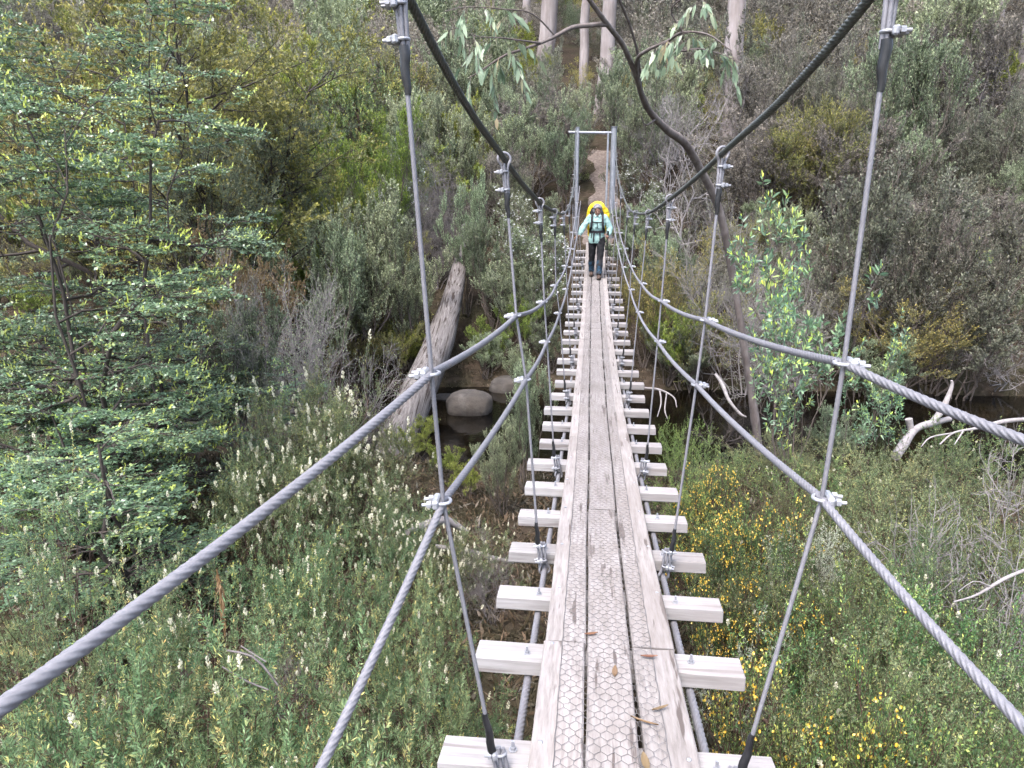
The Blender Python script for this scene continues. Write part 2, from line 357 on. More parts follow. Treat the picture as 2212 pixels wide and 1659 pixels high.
# planks: three lanes, staggered butt joints resting on a beam
joints = {0: [-3.0, 2.72, 6.42, 11.4, 15.9, 21.9], 1: [-3.0, 3.9, 8.15, 12.3, 17.0, 21.9], 2: [-3.0, 2.70, 8.73, 13.0, 17.6, 21.9]}
joints[0][1] = beam_y(1) + .03; joints[2][1] = beam_y(1) + .02; joints[0][2] = beam_y(7); joints[2][2] = beam_y(11); joints[1][1] = beam_y(4); joints[1][2] = beam_y(9)
for lane in range(3):
    xc = (lane - 1) * (PW + GAP); js = joints[lane]
    for a, bb in zip(js[:-1], js[1:]):
        a += .003; bb -= .003; ys = np.linspace(a, bb, max(4, int((bb - a) / .18)))
        mb = MB(); wob = RNG.uniform(0, 9); dz = RNG.uniform(-.002, .002); ex = RNG.uniform(-.003, .003)
        V = []
        bv = .006
        for y in ys:
            e = .0025 * math.sin(y * 2.1 + wob) + ex; z = deck_z(y) + dz; h = PW / 2
            cup = .002 * math.sin(y * 1.3 + wob)
            prof = [(-h, -PT), (-h, -bv), (-h + bv, 0), (-h * .35, -cup), (h * .35, -cup), (h - bv, 0), (h, -bv), (h, -PT)]
            V += [[xc + e + x_ + RNG.normal(0, .0008), y, z + z_] for x_, z_ in prof]
        n = 8; q = [[k * n + j, k * n + (j + 1) % n, (k + 1) * n + (j + 1) % n, (k + 1) * n + j] for k in range(len(ys) - 1) for j in range(n)]
        e = (len(ys) - 1) * n
        q += [[0, 7, 6, 1], [1, 6, 5, 2], [2, 5, 4, 3], [e, e + 1, e + 6, e + 7], [e + 1, e + 2, e + 5, e + 6], [e + 2, e + 3, e + 4, e + 5]]
        mb.add(V, q)
        pl = link('plank', mb.mesh('plank'), M['plank'], BR)
        # round-head screws near the joints and over beams
        for by in BEAMS:
            if a + .02 < by < bb - .02 and by < 9 and lane != 1:
                for sx in ((-.055,) if lane == 0 else (.055,)):
                    sb = MB(); sb.ball((xc + sx + RNG.normal(0, .006), by + RNG.normal(0, .012), deck_z(by) + .001), .009, 10, 6, (1, 1, .45))
                    link('bolt_head', sb.mesh('bolt_head', True), M['zinc'], pl)
bolt_mb = MB()
bolt_mb.tube([[0, 0, 0], [0, 0, .004]], .0145, 12); bolt_mb.tube([[0, 0, .0042], [0, 0, .014]], .0095, 6); bolt_mb.tube([[0, 0, .0142], [0, 0, .036]], .0055, 8)
bolt_me = bolt_mb.mesh('bolt'); bolt_me.materials.append(M['zinc'])
for i, by in enumerate(BEAMS):
    mb = MB(); zc = deck_z(by) - PT - .034 - .003
    ln = 1.12 + RNG.normal(0, .012); sh = RNG.normal(0, .012); th = .066
    ang = RNG.normal(0, .012); c, s_ = math.cos(ang), math.sin(ang)
    slope = math.atan(2 * .00703 * by - .1306); cs, sn = math.cos(slope), math.sin(slope)
    Rm = np.array([[c, -s_, 0], [s_, c, 0], [0, 0, 1]]) @ np.array([[1, 0, 0], [0, cs, -sn], [0, sn, cs]])
    mb.box((0, 0, 0), (ln, .145 + RNG.normal(0, .004), th), Rm, .0012, .004)
    bm_ = link('crossbeam', mb.mesh('crossbeam'), M['beam'], BR); bm_.location = (sh, by, zc)
    for sx in (-1, 1):
        b_ = link('bolt', bolt_me, None, bm_); b_.location = (sx * .345 - sh + RNG.normal(0, .008), RNG.normal(0, .012), th / 2 + .0005)
    # wire netting, hexagonal, laid over the middle lane and the inner halves of the outer ones
mb = MB(); cw = .0435; rh = .0375; x0, x1 = -.195, .178; y = -0.6; row = 0; segs = []
while y < 21.5:
    nxt = y + rh
    ncell = int((x1 - x0) / cw)
    for k in range(ncell + 1):
        xa = x0 + k * cw + (cw / 2 if row % 2 else 0)
        wob = lambda a, b_: (a + .004 * mnoise.noise(Vector((a * 9, b_ * 3, 2))), b_ + .005 * mnoise.noise(Vector((a * 7, b_ * 4, 8))))
        p1 = wob(xa, y); p2 = wob(xa, y + rh * .5); p3 = wob(xa + cw / 2, nxt); p4 = wob(xa - cw / 2, nxt)
        if xa <= x1 + .001: segs.append((p1, p2))
        if xa + cw / 2 <= x1 + .001 and xa <= x1: segs.append((p2, p3))
        if xa - cw / 2 >= x0 - .001 and xa <= x1 + .001: segs.append((p2, p4))
    y = nxt; row += 1
S = np.array(segs)
Z = deck_z(S[..., 1]) + .0035 + .003 * np.abs(np.sin(S[..., 1] * 23 + S[..., 0] * 31)); 
P = np.concatenate([S, Z[..., None]], -1)
mb.tubes(P, np.where(np.linalg.norm(P - CAM, axis=-1) < 6, .00095, .00105), 4)
for xe in (x0, x1):
    ys = np.arange(-.6, 21.4, .08); mb.tube([[xe + .002 * math.sin(y_ * 30), y_, deck_z(y_) + .004] for y_ in ys], .0017, 4)
link('wire_netting', mb.mesh('wire_netting', True), M['wire'], BR)

# hangers: (index, Y, left main/upper/lower, right main/upper/lower) surveyed
HANG = [
 (0, 2.03, (861, -48), (935, 805), (960, 1080), (1935, -75), (1818, 783), (1771, 1073)),
 (3, 3.72, (1089, 343), (1116, 681), (1137, 819), (1561, 331), (1522, 691), (1503, 830)),
 (6, 5.52, (1166, 437), (1176, 652), (1182, 738), (1447, 430), (1428, 650), (1420, 737)),
 (10, 8.06, (1198, 457), (1201, 616.5), (1209, 676), (1400, 460), (1385, 612), (1378, 674)),
 (13, 10.08, (1217, 461.5), (1223, 574), (1225, 624), (1373, 459.5), (1363, 575), (1361, 625)),
 (16, 12.2, (1229, 446), (1232.5, 536.5), (1235, 576.5), (1357, 448), (1349, 536.5), (1345, 577)),
 (19, 14.42, (1238, 408), (1237.5, 502), (1241, 538), (1341.7, 410), (1338.5, 503), (1336, 538)),
 (22, 16.72, (1241.3, 371), (1242.5, 470), (1247, 502), (1333.5, 371), (1332, 471), (1328.7, 502)),
 (25, 19.12, (1242.5, 330), (1248, 438), (1250, 468), (1330.6, 332), (1328, 438), (1323, 466)),
]
TW_Y = 22.0
rails = {k: [] for k in ('LM', 'LU', 'LL', 'RM', 'RU', 'RL')}
for (i, Y, lm, lu, ll, rm, ru, rl) in HANG:
    for k, p_ in zip(('LM', 'LU', 'LL', 'RM', 'RU', 'RL'), (lm, lu, ll, rm, ru, rl)): rails[k].append(at(p_[0], p_[1], Y))
ends = {'LM': at(1243, 277, TW_Y), 'RM': at(1330, 277, TW_Y), 'LU': at(1252, 402, TW_Y), 'LL': at(1254, 434, TW_Y), 'RU': at(1326, 402, TW_Y), 'RL': at(1319, 430, TW_Y)}
near = {'LU': at_x(0, 1529, -.86), 'LL': at_x(693, 1659, -.70), 'RU': at_x(2212, 951, .80), 'RL': at_x(2212, 1569, .70)}
for k in rails:
    r0, r1 = rails[k][0], rails[k][1]
    if k in near:
        n0 = near[k]; d = n0 - r0
        ext = n0 + nrm(d) * 1.6 + np.array([0, 0, .1])
        rails[k] = [ext, n0] + rails[k]
    else:
        d = nrm(r0 - r1); rails[k] = [r0 + d * 3.2 + UP * .5] + rails[k]
    rails[k].append(ends[k])
def rope_mesh(name, pts, r, lobes_until=9.0, lay=None, sag=0.0, kinks=False, step_near=.012, smooth=True):
    lay = lay or r * 10
    P = np.asarray(pts, float)
    if kinks:          # the rope hangs a little between the clamps
        Q = []
        for a, b_ in zip(P[:-1], P[1:]):
            L_ = np.linalg.norm(b_ - a)
            for t in np.linspace(0, 1, 10, endpoint=False): Q.append(a + (b_ - a) * t - UP * sag * L_ * 4 * t * (1 - t) * (.55 if t == 0 else 1))
        Q.append(P[-1]); P = np.array(Q); smooth = False
    P = resample(P, step_near, smooth)
    # soften corners
    for _ in range(3): P[1:-1] = (P[:-2] + 2 * P[1:-1] + P[2:]) / 4
    dist = np.linalg.norm(P - CAM, axis=1); nearm = dist < lobes_until
    mb = MB()
    idx = np.where(nearm)[0]
    if len(idx) > 3:
        hi = idx[-1]; mb.tube(P[:hi + 1], r, 24, True, None, 6, lay)
        far = P[hi:][::5]
        if len(far) > 2: mb.tube(np.vstack([far, P[-1:]]), r * .93, 8)
    else: mb.tube(P[::6], r * .95, 8)
    return mb.mesh(name, True)
for k, lab in (('LM', 'main cable on the upstream side'), ('RM', 'main cable on the downstream side')):
    link('main_cable', rope_mesh('main_cable', rails[k], .0152, 12, lay=.13), M['rope_old'], BR)
for k in ('LU', 'LL', 'RU', 'RL'):
    link('handrail_cable', rope_mesh('handrail_cable', rails[k], .0130, 9, lay=.135, sag=.012, kinks=True), M['rope'], BR)
under = {}
for sx in (-1, 1):
    ys = np.arange(-3, 22.3, .3); under[sx] = lambda y: deck_z(y) - PT - .066 - .006 - .018
    link('under_cable', rope_mesh('under_cable', [[sx * .335, y_, deck_z(y_) - PT - .066 - .008 - .018] for y_ in ys], .0175, 9, lay=.17), M['rope'], BR)
# clamps
def clamp_mesh(r):
    mb = MB(); R_ = r + .0045
    th = np.linspace(-math.pi / 2, math.pi / 2, 9)
    pts = [[-.034, -R_, 0]] + [[R_ * math.cos(t) * .9, R_ * math.sin(t), 0] for t in th] + [[-.034, R_, 0]]
    mb.tube(pts, .0048, 8)
    mb.box((-.013 - r * .4, 0, 0), (.017, 2 * R_ + .024, .024), None, .0006, .004)
    for sy in (-1, 1):
        mb.tube([[-.024 - r * .4, sy * R_, 0], [-.036 - r * .4, sy * R_, 0]], .0105, 6); mb.tube([[-.036 - r * .4, sy * R_, 0], [-.05 - r * .4, sy * R_, 0]], .005, 8)
    return mb.mesh('clamp', False)
cl_small = clamp_mesh(.0105); cl_small.materials.append(M['zinc'])
cl_rail = clamp_mesh(.0165); cl_rail.materials.append(M['zinc'])
def put_clamp(me, p_, ax, parent, out=-1, roll=0.0, size=1.0):
    """out: -1 nuts towards -x, +1 towards +x; ax = direction of the rope through it"""
    z = Vector(ax).normalized(); x = Vector((-out, .25 * roll, 0)); x = (x - z * x.dot(z)).normalized(); y = z.cross(x)
    o = link('clamp', me, None, parent)
    Mx = Matrix((x, y, z)).transposed().to_4x4(); Mx.translation = Vector(p_)
    o.matrix_local = Mx @ Matrix.Diagonal((size, size, size, 1)); return o
def sleeve_mesh(a, b_, r0, r1):
    mb = MB(); d = b_ - a; ts = np.linspace(0, 1, 9)
    side = nrm(np.cross(d, [0, 1, 0]))
    pts = [a + d * t + side * .002 * math.sin(t * 9) for t in ts]
    rad = [r0 * 1.0, r0 * 1.08, r0 * 1.05, r0, r0 * .98, r0 * .9, (r0 + r1) / 2, r1 * 1.15, r1]
    mb.tube(pts, rad, 12); return mb.mesh('sleeve', True)
def hanger(i, Y, side, m_, u_, l_):
    h = None
    pm, pu, pl_ = np.array(m_), np.array(u_), np.array(l_)
    zb = deck_z(Y) - PT - .066 - .026
    yb = Y - .02 if i != 0 else Y - .115
    pb = np.array([side * .362, yb, zb])
    far = np.linalg.norm(pu - CAM) > 9
    o1 = np.array([-side * .0, -.0175, 0.])      # the hanger runs past the near face of the rails
    pts = [pm + np.array([0, -.004, -.022]), pu + o1, pl_ + o1, pb]
    P = resample(pts, .008 if not far else .05, False)
    for _ in range(2): P[1:-1] = (P[:-2] + 2 * P[1:-1] + P[2:]) / 4
    mb = MB()
    if far: mb.tube(P, .0070, 6)
    else: mb.tube(P, .0074, 18, True, None, 6, .075)
    d0 = nrm(pu - pm); d1 = nrm(pl_ - pb)
    # the doubled tail and the eye round the main cable, and the same round the under cable
    for (c0, dd, r_c, ln) in ((pm, d0, .0215, .19), (np.array([side * .335, yb, zb + .01]), d1, .020, .17)):
        sgn = 1 if dd is d0 else -1
        xx = np.array([1., 0, 0]); yy = np.array([0, 1., 0])
        ring = []
        R_ = r_c + .0085
        for t in np.linspace(-.15 * math.pi, 1.15 * math.pi, 13):
            ring.append(c0 + xx * R_ * math.cos(t) - dd * R_ * math.sin(t) + yy * (.012 * math.cos(t)))
        tail_a = c0 + dd * ln + xx * .0075; tail_b = c0 + dd * ln - xx * .0075
        loop = [tail_a, c0 + dd * .05 + xx * .013] + ring + [c0 + dd * .05 - xx * .013, tail_b]
        mb.tube(resample(loop, .01, True), .0070, 10 if not far else 5, True, None, 0)
    h = link('hanger', mb.mesh('hanger', True), M['rope'], BR)
    o_ = side
    put_clamp(cl_small, pm + d0 * .062, d0, h, o_, RNG.uniform(-1, 1)); put_clamp(cl_small, pm + d0 * .15, d0, h, o_, RNG.uniform(-1, 1))
    lo = np.array([side * .335, yb, zb + .01])
    put_clamp(cl_small, lo + d1 * .06, d1, h, o_, RNG.uniform(-1, 1)); put_clamp(cl_small, lo + d1 * .15, d1, h, o_, RNG.uniform(-1, 1))
    tl = d1 * .3
    p0 = pm + np.array([0, -.004, -.022]); ds = nrm(pu + o1 - p0); link('sleeve', sleeve_mesh(p0 + ds * .145, p0 + ds * .27, .0138, .0090), M['tape'], h)
    du = nrm(pl_ + o1 - pb); link('sleeve', sleeve_mesh(pb + du * .165, pb + du * .30, .0132, .0090), M['tape'], h)
    for p_ in (pu, pl_):
        put_clamp(cl_rail, p_ + np.array([0, -.009, 0]), d0 * .9 + np.array([0, 0, 0.]), h, o_, .3, 1.15)
for q, (i, Y, *_r) in enumerate(HANG):
    for side, ks in ((-1, ('LM', 'LU', 'LL')), (1, ('RM', 'RU', 'RL'))):
        off = {'M': 1, 'U': 2, 'L': 2}
        pts = [rails[k][q + off[k[1]]] for k in ks]
        hanger(i, Y, side, *pts)
# one spare splice clamp on the left lower rail
# far portal
pf = bpy.data.objects.new('portal_frame', None); COL.objects.link(pf); pf.parent = BR
xl, xr = ends['LM'][0] + .02, ends['RM'][0] - .02; ztop = ends['LM'][2]; zg = ground_z(0, TW_Y) - .3
for x_, r_ in ((xl + .05, .05), (xr - .02, .085)):
    mb = MB(); mb.tube([[x_, TW_Y + .12, zg], [x_, TW_Y + .12, ztop - .3], [x_, TW_Y + .12, ztop + .03]], r_, 20)
    mb.box((x_, TW_Y + .12, ztop + .036), (r_ * 2.3, r_ * 2.3, .012))
    link('post', mb.mesh('post', True), M['steel'], pf)
mb = MB(); mb.tube([[xr - .19, TW_Y + .02, zg], [xr - .19, TW_Y + .02, ztop - .12]], .03, 12)
link('post', mb.mesh('post', True), M['steel'], pf)
mb = MB(); mb.tube([[xl - .22, TW_Y + .12, ztop - .10], [xl + .4, TW_Y + .12, ztop - .115], [xr - .08, TW_Y + .12, ztop - .13]], .042, 16)
link('crossbar', mb.mesh('crossbar', True), M['steel'], pf)
# fallen leaves lying on the deck
def flat_leaf(name, u, v, ln, w, ang, mat, label, grp=None, curl=.2):
    d = ray(u, v); t = 1.0
    for _ in range(30):
        p_ = CAM + d * t; t += (p_[2] - deck_z(p_[1]) - .006) / max(-d[2], .05) * .8
    p_ = CAM + d * t; mb = MB(); V = []; q = []
    ts = np.linspace(0, 1, 8)
    for k, s_ in enumerate(ts):
        hw = w / 2 * math.sin(math.pi * (s_ * .94 + .03)) ** .8
        for e in (-1, 0, 1): V.append([(s_ - .5) * ln, e * hw, .007 + abs(e) * .004 + curl * ln * (s_ - .5) ** 2])
    for k in range(7):
        for e in range(2): q.append([k * 3 + e, k * 3 + e + 1, k * 3 + e + 4, k * 3 + e + 3])
    V = np.array(V); V = np.concatenate([V, V - [0, 0, .0006]]); q += [[a + 24 for a in qq[::-1]] for qq in q]
    mb.add(V, q, .5); o = link(name, mb.mesh(name, True, True), mat); o.location = (p_[0], p_[1], deck_z(p_[1])); o.rotation_euler = (0, 0, ang)
    tag(o, label, 'leaf', grp)
flat_leaf('fallen_leaf', 1402, 1419, .07, .017, .1, M['lf_brown'], 'rust brown leaf lying across the gap between middle and downstream planks')
flat_leaf('fallen_leaf', 1328, 1452, .07, .022, 1.5, M['lf_rust'], 'pale bleached leaf caught in netting on the middle plank')
flat_leaf('fallen_leaf', 1426, 1531, .07, .014, .5, M['lf_rust'], 'thin pinkish leaf on the bare edge of the nearest plank')
flat_leaf('fallen_leaf', 1392, 1560, .10, .010, -.35, M['lf_brown'], 'long narrow red brown leaf crossing the plank gap')
flat_leaf('fallen_leaf', 1394, 1648, .08, .026, 1.7, M['lf_rust'], 'broad tan leaf at the very bottom of the deck')
flat_leaf('fallen_leaf', 1277, 1370, .06, .018, .3, M['lf_brown'], 'small dull leaf beside the plank joint in netting')
# ---------------------------------------------------------------- plants: growing them
def rv(rng, shape): return nrm(rng.normal(0, 1, tuple(shape) + (3,)))
def interp_line(P, idx, t):
    K = P.shape[1]; f = np.clip(t, 0, 1) * (K - 1); k = np.minimum(f.astype(int), K - 2); w_ = (f - k)[:, None]
    A, B = P[idx, k], P[idx, k + 1]
    return A * (1 - w_) + B * w_, nrm(B - A)
def shoots(rng, P, R, n, t=(.3, 1), ang=(50, 15), length=.5, lv=.3, up=.2, curve=.15, wig=.05, K=5, rr=.6, rend=.25, flat=0.0, ltaper=.4, tip=True):
    m = len(P); idx = np.repeat(np.arange(m), n); tt = rng.uniform(t[0], t[1], m * n)
    if tip: tt[::n] = .97
    pos, T = interp_line(P, idx, tt)
    q = rv(rng, (m * n,)); perp = nrm(q - (q * T).sum(1, keepdims=True) * T)
    a = np.radians(rng.normal(ang[0], ang[1], m * n))[:, None]
    if tip: a[::n] *= .35
    d = T * np.cos(a) + perp * np.sin(a); d[:, 2] *= (1 - flat); d = nrm(nrm(d) + UP * up)
    Ln = (length * (1 - ltaper * tt) * rng.uniform(1 - lv, 1 + lv, m * n))[:, None, None]
    s = np.linspace(0, 1, K)[None, :, None]
    Q = pos[:, None] + d[:, None] * Ln * s + UP * curve * Ln * s * s
    wg = np.cumsum(rng.normal(0, wig, (m * n, K, 3)), 1); wg -= wg[:, :1]
    Q = Q + wg * Ln
    kk = np.minimum((tt * (R.shape[1] - 1)).astype(int), R.shape[1] - 1)
    r0 = (R[idx, kk] * rr)[:, None]; Rn = r0 * (1 - (1 - rend) * np.linspace(0, 1, K)[None])
    return Q, Rn
def stems(rng, n, h, lean=15, r=.02, K=7, base=.1, wig=.04, lv=.2, cone=0.0):
    a = rng.uniform(0, 2 * np.pi, n); ln = np.radians(np.abs(rng.normal(lean, lean * .45, n)))
    d = np.stack([np.cos(a) * np.sin(ln), np.sin(a) * np.sin(ln), np.cos(ln)], 1)
    b = np.stack([np.cos(a) * base, np.sin(a) * base, np.full(n, -.05)], 1) * rng.uniform(.2, 1, (n, 1)); b[:, 2] = -.08
    Ln = (h * rng.uniform(1 - lv, 1 + lv * .3, n))[:, None, None]; s = np.linspace(0, 1, K)[None, :, None]
    P = b[:, None] + d[:, None] * Ln * s
    wg = np.cumsum(rng.normal(0, wig, (n, K, 3)), 1); wg -= wg[:, :1]
    P = P + wg * Ln
    R = r * rng.uniform(.7, 1.1, (n, 1)) * (1 - .75 * np.linspace(0, 1, K)[None])
    return P, R
def put_leaves(mb, rng, P, per, L, W, t=(.1, 1), out=.8, updir=.2, normal='rand', tipgain=.5, tipstart=.8, base=(.15, .6), droop=0, blade=False, newshare=.0, Lv=.3, mid=.45, tw_rand=.15):
    m = len(P); idx = np.repeat(np.arange(m), per); tt = np.tile(np.linspace(t[0], t[1], per), m) + rng.uniform(-.5, .5, m * per) * (t[1] - t[0]) / per
    pos, T = interp_line(P, idx, tt)
    q = rv(rng, (m * per,)); perp = nrm(q - (q * T).sum(1, keepdims=True) * T)
    tip = np.clip((tt - tipstart) / max(1e-3, 1 - tipstart), 0, 1)
    o = (out * (1 - .6 * tip))[:, None]
    if normal == 'flat':
        perp = nrm(np.cross(T, UP + rng.normal(0, .25, T.shape))) * np.where(rng.random(m * per) < .5, 1, -1)[:, None]
        n = nrm(UP + rng.normal(0, .35, T.shape))
    elif normal == 'up': n = nrm(UP * 1.0 + rng.normal(0, .6, T.shape))
    else: n = rv(rng, (m * per,))
    d = nrm(T * (1 - .5 * o) + perp * o + UP * updir + rng.normal(0, .12, T.shape))
    twig = np.repeat(rng.normal(0, tw_rand, m), per); new = np.repeat(rng.random(m) < newshare, per)
    tint = np.clip(rng.uniform(base[0], base[1], m * per) + twig + tipgain * tip + new * .25, 0, 1)
    Ls = L * rng.uniform(1 - Lv, 1 + Lv, m * per) * (1 - .3 * tip); Ws = W * rng.uniform(.75, 1.2, m * per)
    if blade: mb.blades(pos, d, n, Ls, Ws, tint, curve=droop)
    else: mb.leaves(pos, d, n, Ls, Ws, tint, mid, droop)
def spikes(mb, rng, P, share, h, r, petals=34, t0=.98, starflat=False):
    """bottlebrush heads of tiny petals on a share of the shoot tips"""
    sel = np.where(rng.random(len(P)) < share)[0]
    if len(sel) == 0: sel = np.array([0])
    c = P[sel, -1]; ax = nrm(nrm(P[sel, -1] - P[sel, -2]) + UP * .9)
    idx = np.repeat(np.arange(len(sel)), petals); s = rng.random(len(idx))
    q = rv(rng, (len(idx),)); perp = nrm(q - (q * ax[idx]).sum(1, keepdims=True) * ax[idx])
    hh = h * rng.uniform(.7, 1.25, len(sel))
    b = c[idx] + ax[idx] * (s * hh[idx])[:, None]
    prof = np.sin(np.pi * (s * .8 + .12)) ** .6
    d = nrm(perp + ax[idx] * (.2 + .8 * s[:, None]))
    mb.leaves(b, d, rv(rng, (len(idx),)), r * prof * 1.25, np.full(len(idx), r * .55), np.clip(rng.normal(.4, .15, len(idx)) + .4 * s, 0, 1), .65)
def flowers(mb, rng, P, share, per, size, t=(.4, 1), petals=5):
    sel = np.where(rng.random(len(P)) < share)[0]
    if len(sel) == 0: sel = np.array([0])
    idx = np.repeat(sel, per); pos, T = interp_line(P, idx, rng.uniform(t[0], t[1], len(idx)))
    pos = pos + rv(rng, (len(idx),)) * size * .8
    nn = nrm(rv(rng, (len(idx),)) + UP * .5)
    for k in range(petals):
        a = 2 * np.pi * k / petals; u = nrm(np.cross(nn, UP + .01)); v = np.cross(nn, u)
        d = nrm(u * math.cos(a) + v * math.sin(a) + nn * .45)
        mb.leaves(pos, d, nn, np.full(len(idx), size * .55), np.full(len(idx), size * .5), np.clip(rng.normal(.45, .25, len(idx)), 0, 1), .6)

PROTO = {}
def proto(kind, foliage, stem, blossom=None, dims=None):
    PROTO.setdefault(kind, []).append((foliage, stem, blossom, dims))
def finish(kind, smb, stem_mat, lmb=None, leaf_m=None, fmb=None, fl_mat=None, smooth=True):
    sm = smb.mesh(kind + '_stem', smooth); sm.materials.append(stem_mat)
    V = [np.concatenate(smb.v)]
    lm = fm = None
    if lmb is not None and lmb.n:
        lm = lmb.mesh(kind + '_foliage', False, True); lm.materials.append(leaf_m); V.append(np.concatenate(lmb.v))
    if fmb is not None and fmb.n:
        fm = fmb.mesh(kind + '_blossom', False, True); fm.materials.append(fl_mat)
    V = np.concatenate(V)
    PROTO.setdefault(kind, []).append((lm, sm, fm, (float(np.percentile(V[:, 2], 99.7)), float(np.percentile(np.abs(V[:, :2]), 96)))))

def grow_heath(kind, seed, leafm, fl=.25, ns=16, h=1.0, leafL=.029, leafW=.0060, n2=7, n3=5, per=34, flh=.042, flr=.013, stem='bark_red', fm='fl_white', lean=34, tipgain=.42):
    rng = np.random.default_rng(seed)
    P, R = stems(rng, ns, h, lean, .011, base=.16, wig=.03)
    P2, R2 = shoots(rng, P, R, n2, (.15, 1), (56, 14), h * .40, up=.12, curve=.16, wig=.05)
    P3, R3 = shoots(rng, P2, R2, n3, (.1, 1), (54, 16), h * .21, up=.12, curve=.14, wig=.05, K=4)
    s = MB(); s.tubes(P, R, 5); s.tubes(P2, R2, 4); s.tubes(P3, np.maximum(R3, .0011), 3)
    l = MB(); put_leaves(l, rng, P3, per, leafL, leafW, (.05, 1.02), 1.05, .08, tipgain=tipgain * (rng.random(len(P3)) < .2).repeat(per), tipstart=.9)
    put_leaves(l, rng, P2, per // 2, leafL, leafW, (.3, 1), .85, .1)
    f = MB()
    if fl: spikes(f, rng, P3, fl, flh, flr)
    finish(kind, s, M[stem], l, leafm, f if fl else None, M[fm])
def grow_scrub(kind, seed, leafm, h=2.4, ns=7, lean=14, n2=8, n3=6, n4=4, per=16, L=.05, W=.02, up=.3, ang=38, stem='bark_twig', fl=0, flsize=.03, fm='fl_star', len2=.4, len3=.2, len4=.1, flat=0.0, normal='rand', tipgain=.35, newshare=0, r=.025, base=(.1, .6), droop=0, curve=.15, t2=(.25, 1), twigs=True, lv=.2, updir=.2):
    rng = np.random.default_rng(seed)
    P, R = stems(rng, ns, h, lean, r, base=.14, wig=.045, lv=lv)
    P2, R2 = shoots(rng, P, R, n2, t2, (ang, 14), h * len2, up=up, curve=curve, wig=.04, flat=flat)
    P3, R3 = shoots(rng, P2, R2, n3, (.2, 1), (ang, 14), h * len3, up=up, curve=curve, wig=.04, flat=flat)
    P4, R4 = shoots(rng, P3, R3, n4, (.2, 1), (ang, 14), h * len4, up=up, curve=curve, wig=.03, K=3, flat=flat)
    s = MB(); s.tubes(P, R, 6); s.tubes(P2, np.maximum(R2, .004), 4); s.tubes(P3, np.maximum(R3, .003), 3)
    if twigs: s.tubes(P4, np.maximum(R4, .002), 3)
    l = MB(); put_leaves(l, rng, P4, per, L, W, (.1, 1.05), .75, updir, normal, tipgain, .75, base, newshare=newshare)
    put_leaves(l, rng, P3, per // 2, L, W, (.3, 1), .75, updir, normal, 0, .9, base)
    f = MB()
    if fl: flowers(f, rng, P4, fl, 3, flsize)
    finish(kind, s, M[stem], l, leafm, f if fl else None, M[fm])
def grow_dead(kind, seed, mat, h=2.0, ns=6, n2=8, n3=6, n4=4, lean=20, ang=40, up=.1, r=.02, len2=.45, len3=.25, len4=.13, wig=.07, leafm=None, per=3, minr=.0025, L=.03, W=.014):
    rng = np.random.default_rng(seed)
    P, R = stems(rng, ns, h, lean, r, base=.1, wig=wig)
    P2, R2 = shoots(rng, P, R, n2, (.3, 1), (ang, 15), h * len2, up=up, curve=.05, wig=wig)
    P3, R3 = shoots(rng, P2, R2, n3, (.2, 1), (ang, 15), h * len3, up=up, curve=0, wig=wig)
    s = MB(); s.tubes(P, R, 7); s.tubes(P2, np.maximum(R2, minr * 1.5), 5); s.tubes(P3, np.maximum(R3, minr), 4)
    P4 = P3
    if n4:
        P4, R4 = shoots(rng, P3, R3, n4, (.2, 1), (ang, 15), h * len4, up=up, curve=0, wig=wig, K=4)
        s.tubes(P4, np.maximum(R4, minr * .75), 3)
    l = None
    if leafm is not None: l = MB(); put_leaves(l, rng, P4, per, L, W, (.5, 1.05), .7, .2)
    finish(kind, s, M[mat], l, leafm)
def grow_myrtle(kind, seed, h=4.6, ns=3, n2=11, n3=12, n4=8, per=16, L=.045, W=.034, len2=.42, len3=.2, len4=.1, lean=14):
    rng = np.random.default_rng(seed)
    P, R = stems(rng, ns, h, lean, .045, K=9, base=.25, wig=.035)
    P2, R2 = shoots(rng, P, R, n2, (.12, 1), (74, 10), h * len2, up=.06, curve=-.06, wig=.04, flat=.6, K=6)
    P3, R3 = shoots(rng, P2, R2, n3, (.2, 1), (48, 14), h * len3, up=.03, curve=-.05, wig=.03, flat=.88)
    P4, R4 = shoots(rng, P3, R3, n4, (.1, 1), (46, 14), h * len4, up=.02, curve=-.04, wig=.02, flat=.92, K=4)
    s = MB(); s.tubes(P, R, 8); s.tubes(P2, np.maximum(R2, .006), 5); s.tubes(P3, np.maximum(R3, .003), 4); s.tubes(P4, np.maximum(R4, .0015), 3)
    l = MB(); put_leaves(l, rng, P4, per, L, W, (.05, .98), .95, .05, 'flat', .0, .9, (.1, .62), newshare=.0, mid=.5)
    # pale new shoots at the spray tips, standing up a little
    sel = rng.random(len(P4)) < .26; T4 = P4[sel]
    if len(T4):
        Q, _ = shoots(rng, T4, np.full((len(T4), 4), .002), 1, (.95, 1), (20, 8), h * .018, up=.5, curve=.2, K=3, ltaper=0, tip=False)
        put_leaves(l, rng, Q, 7, L * .75, W * .6, (.1, 1), .6, .3, 'up', .2, .5, (.8, 1.0))
    finish(kind, s, M['bark_dark'], l, M['lf_myrtle'])
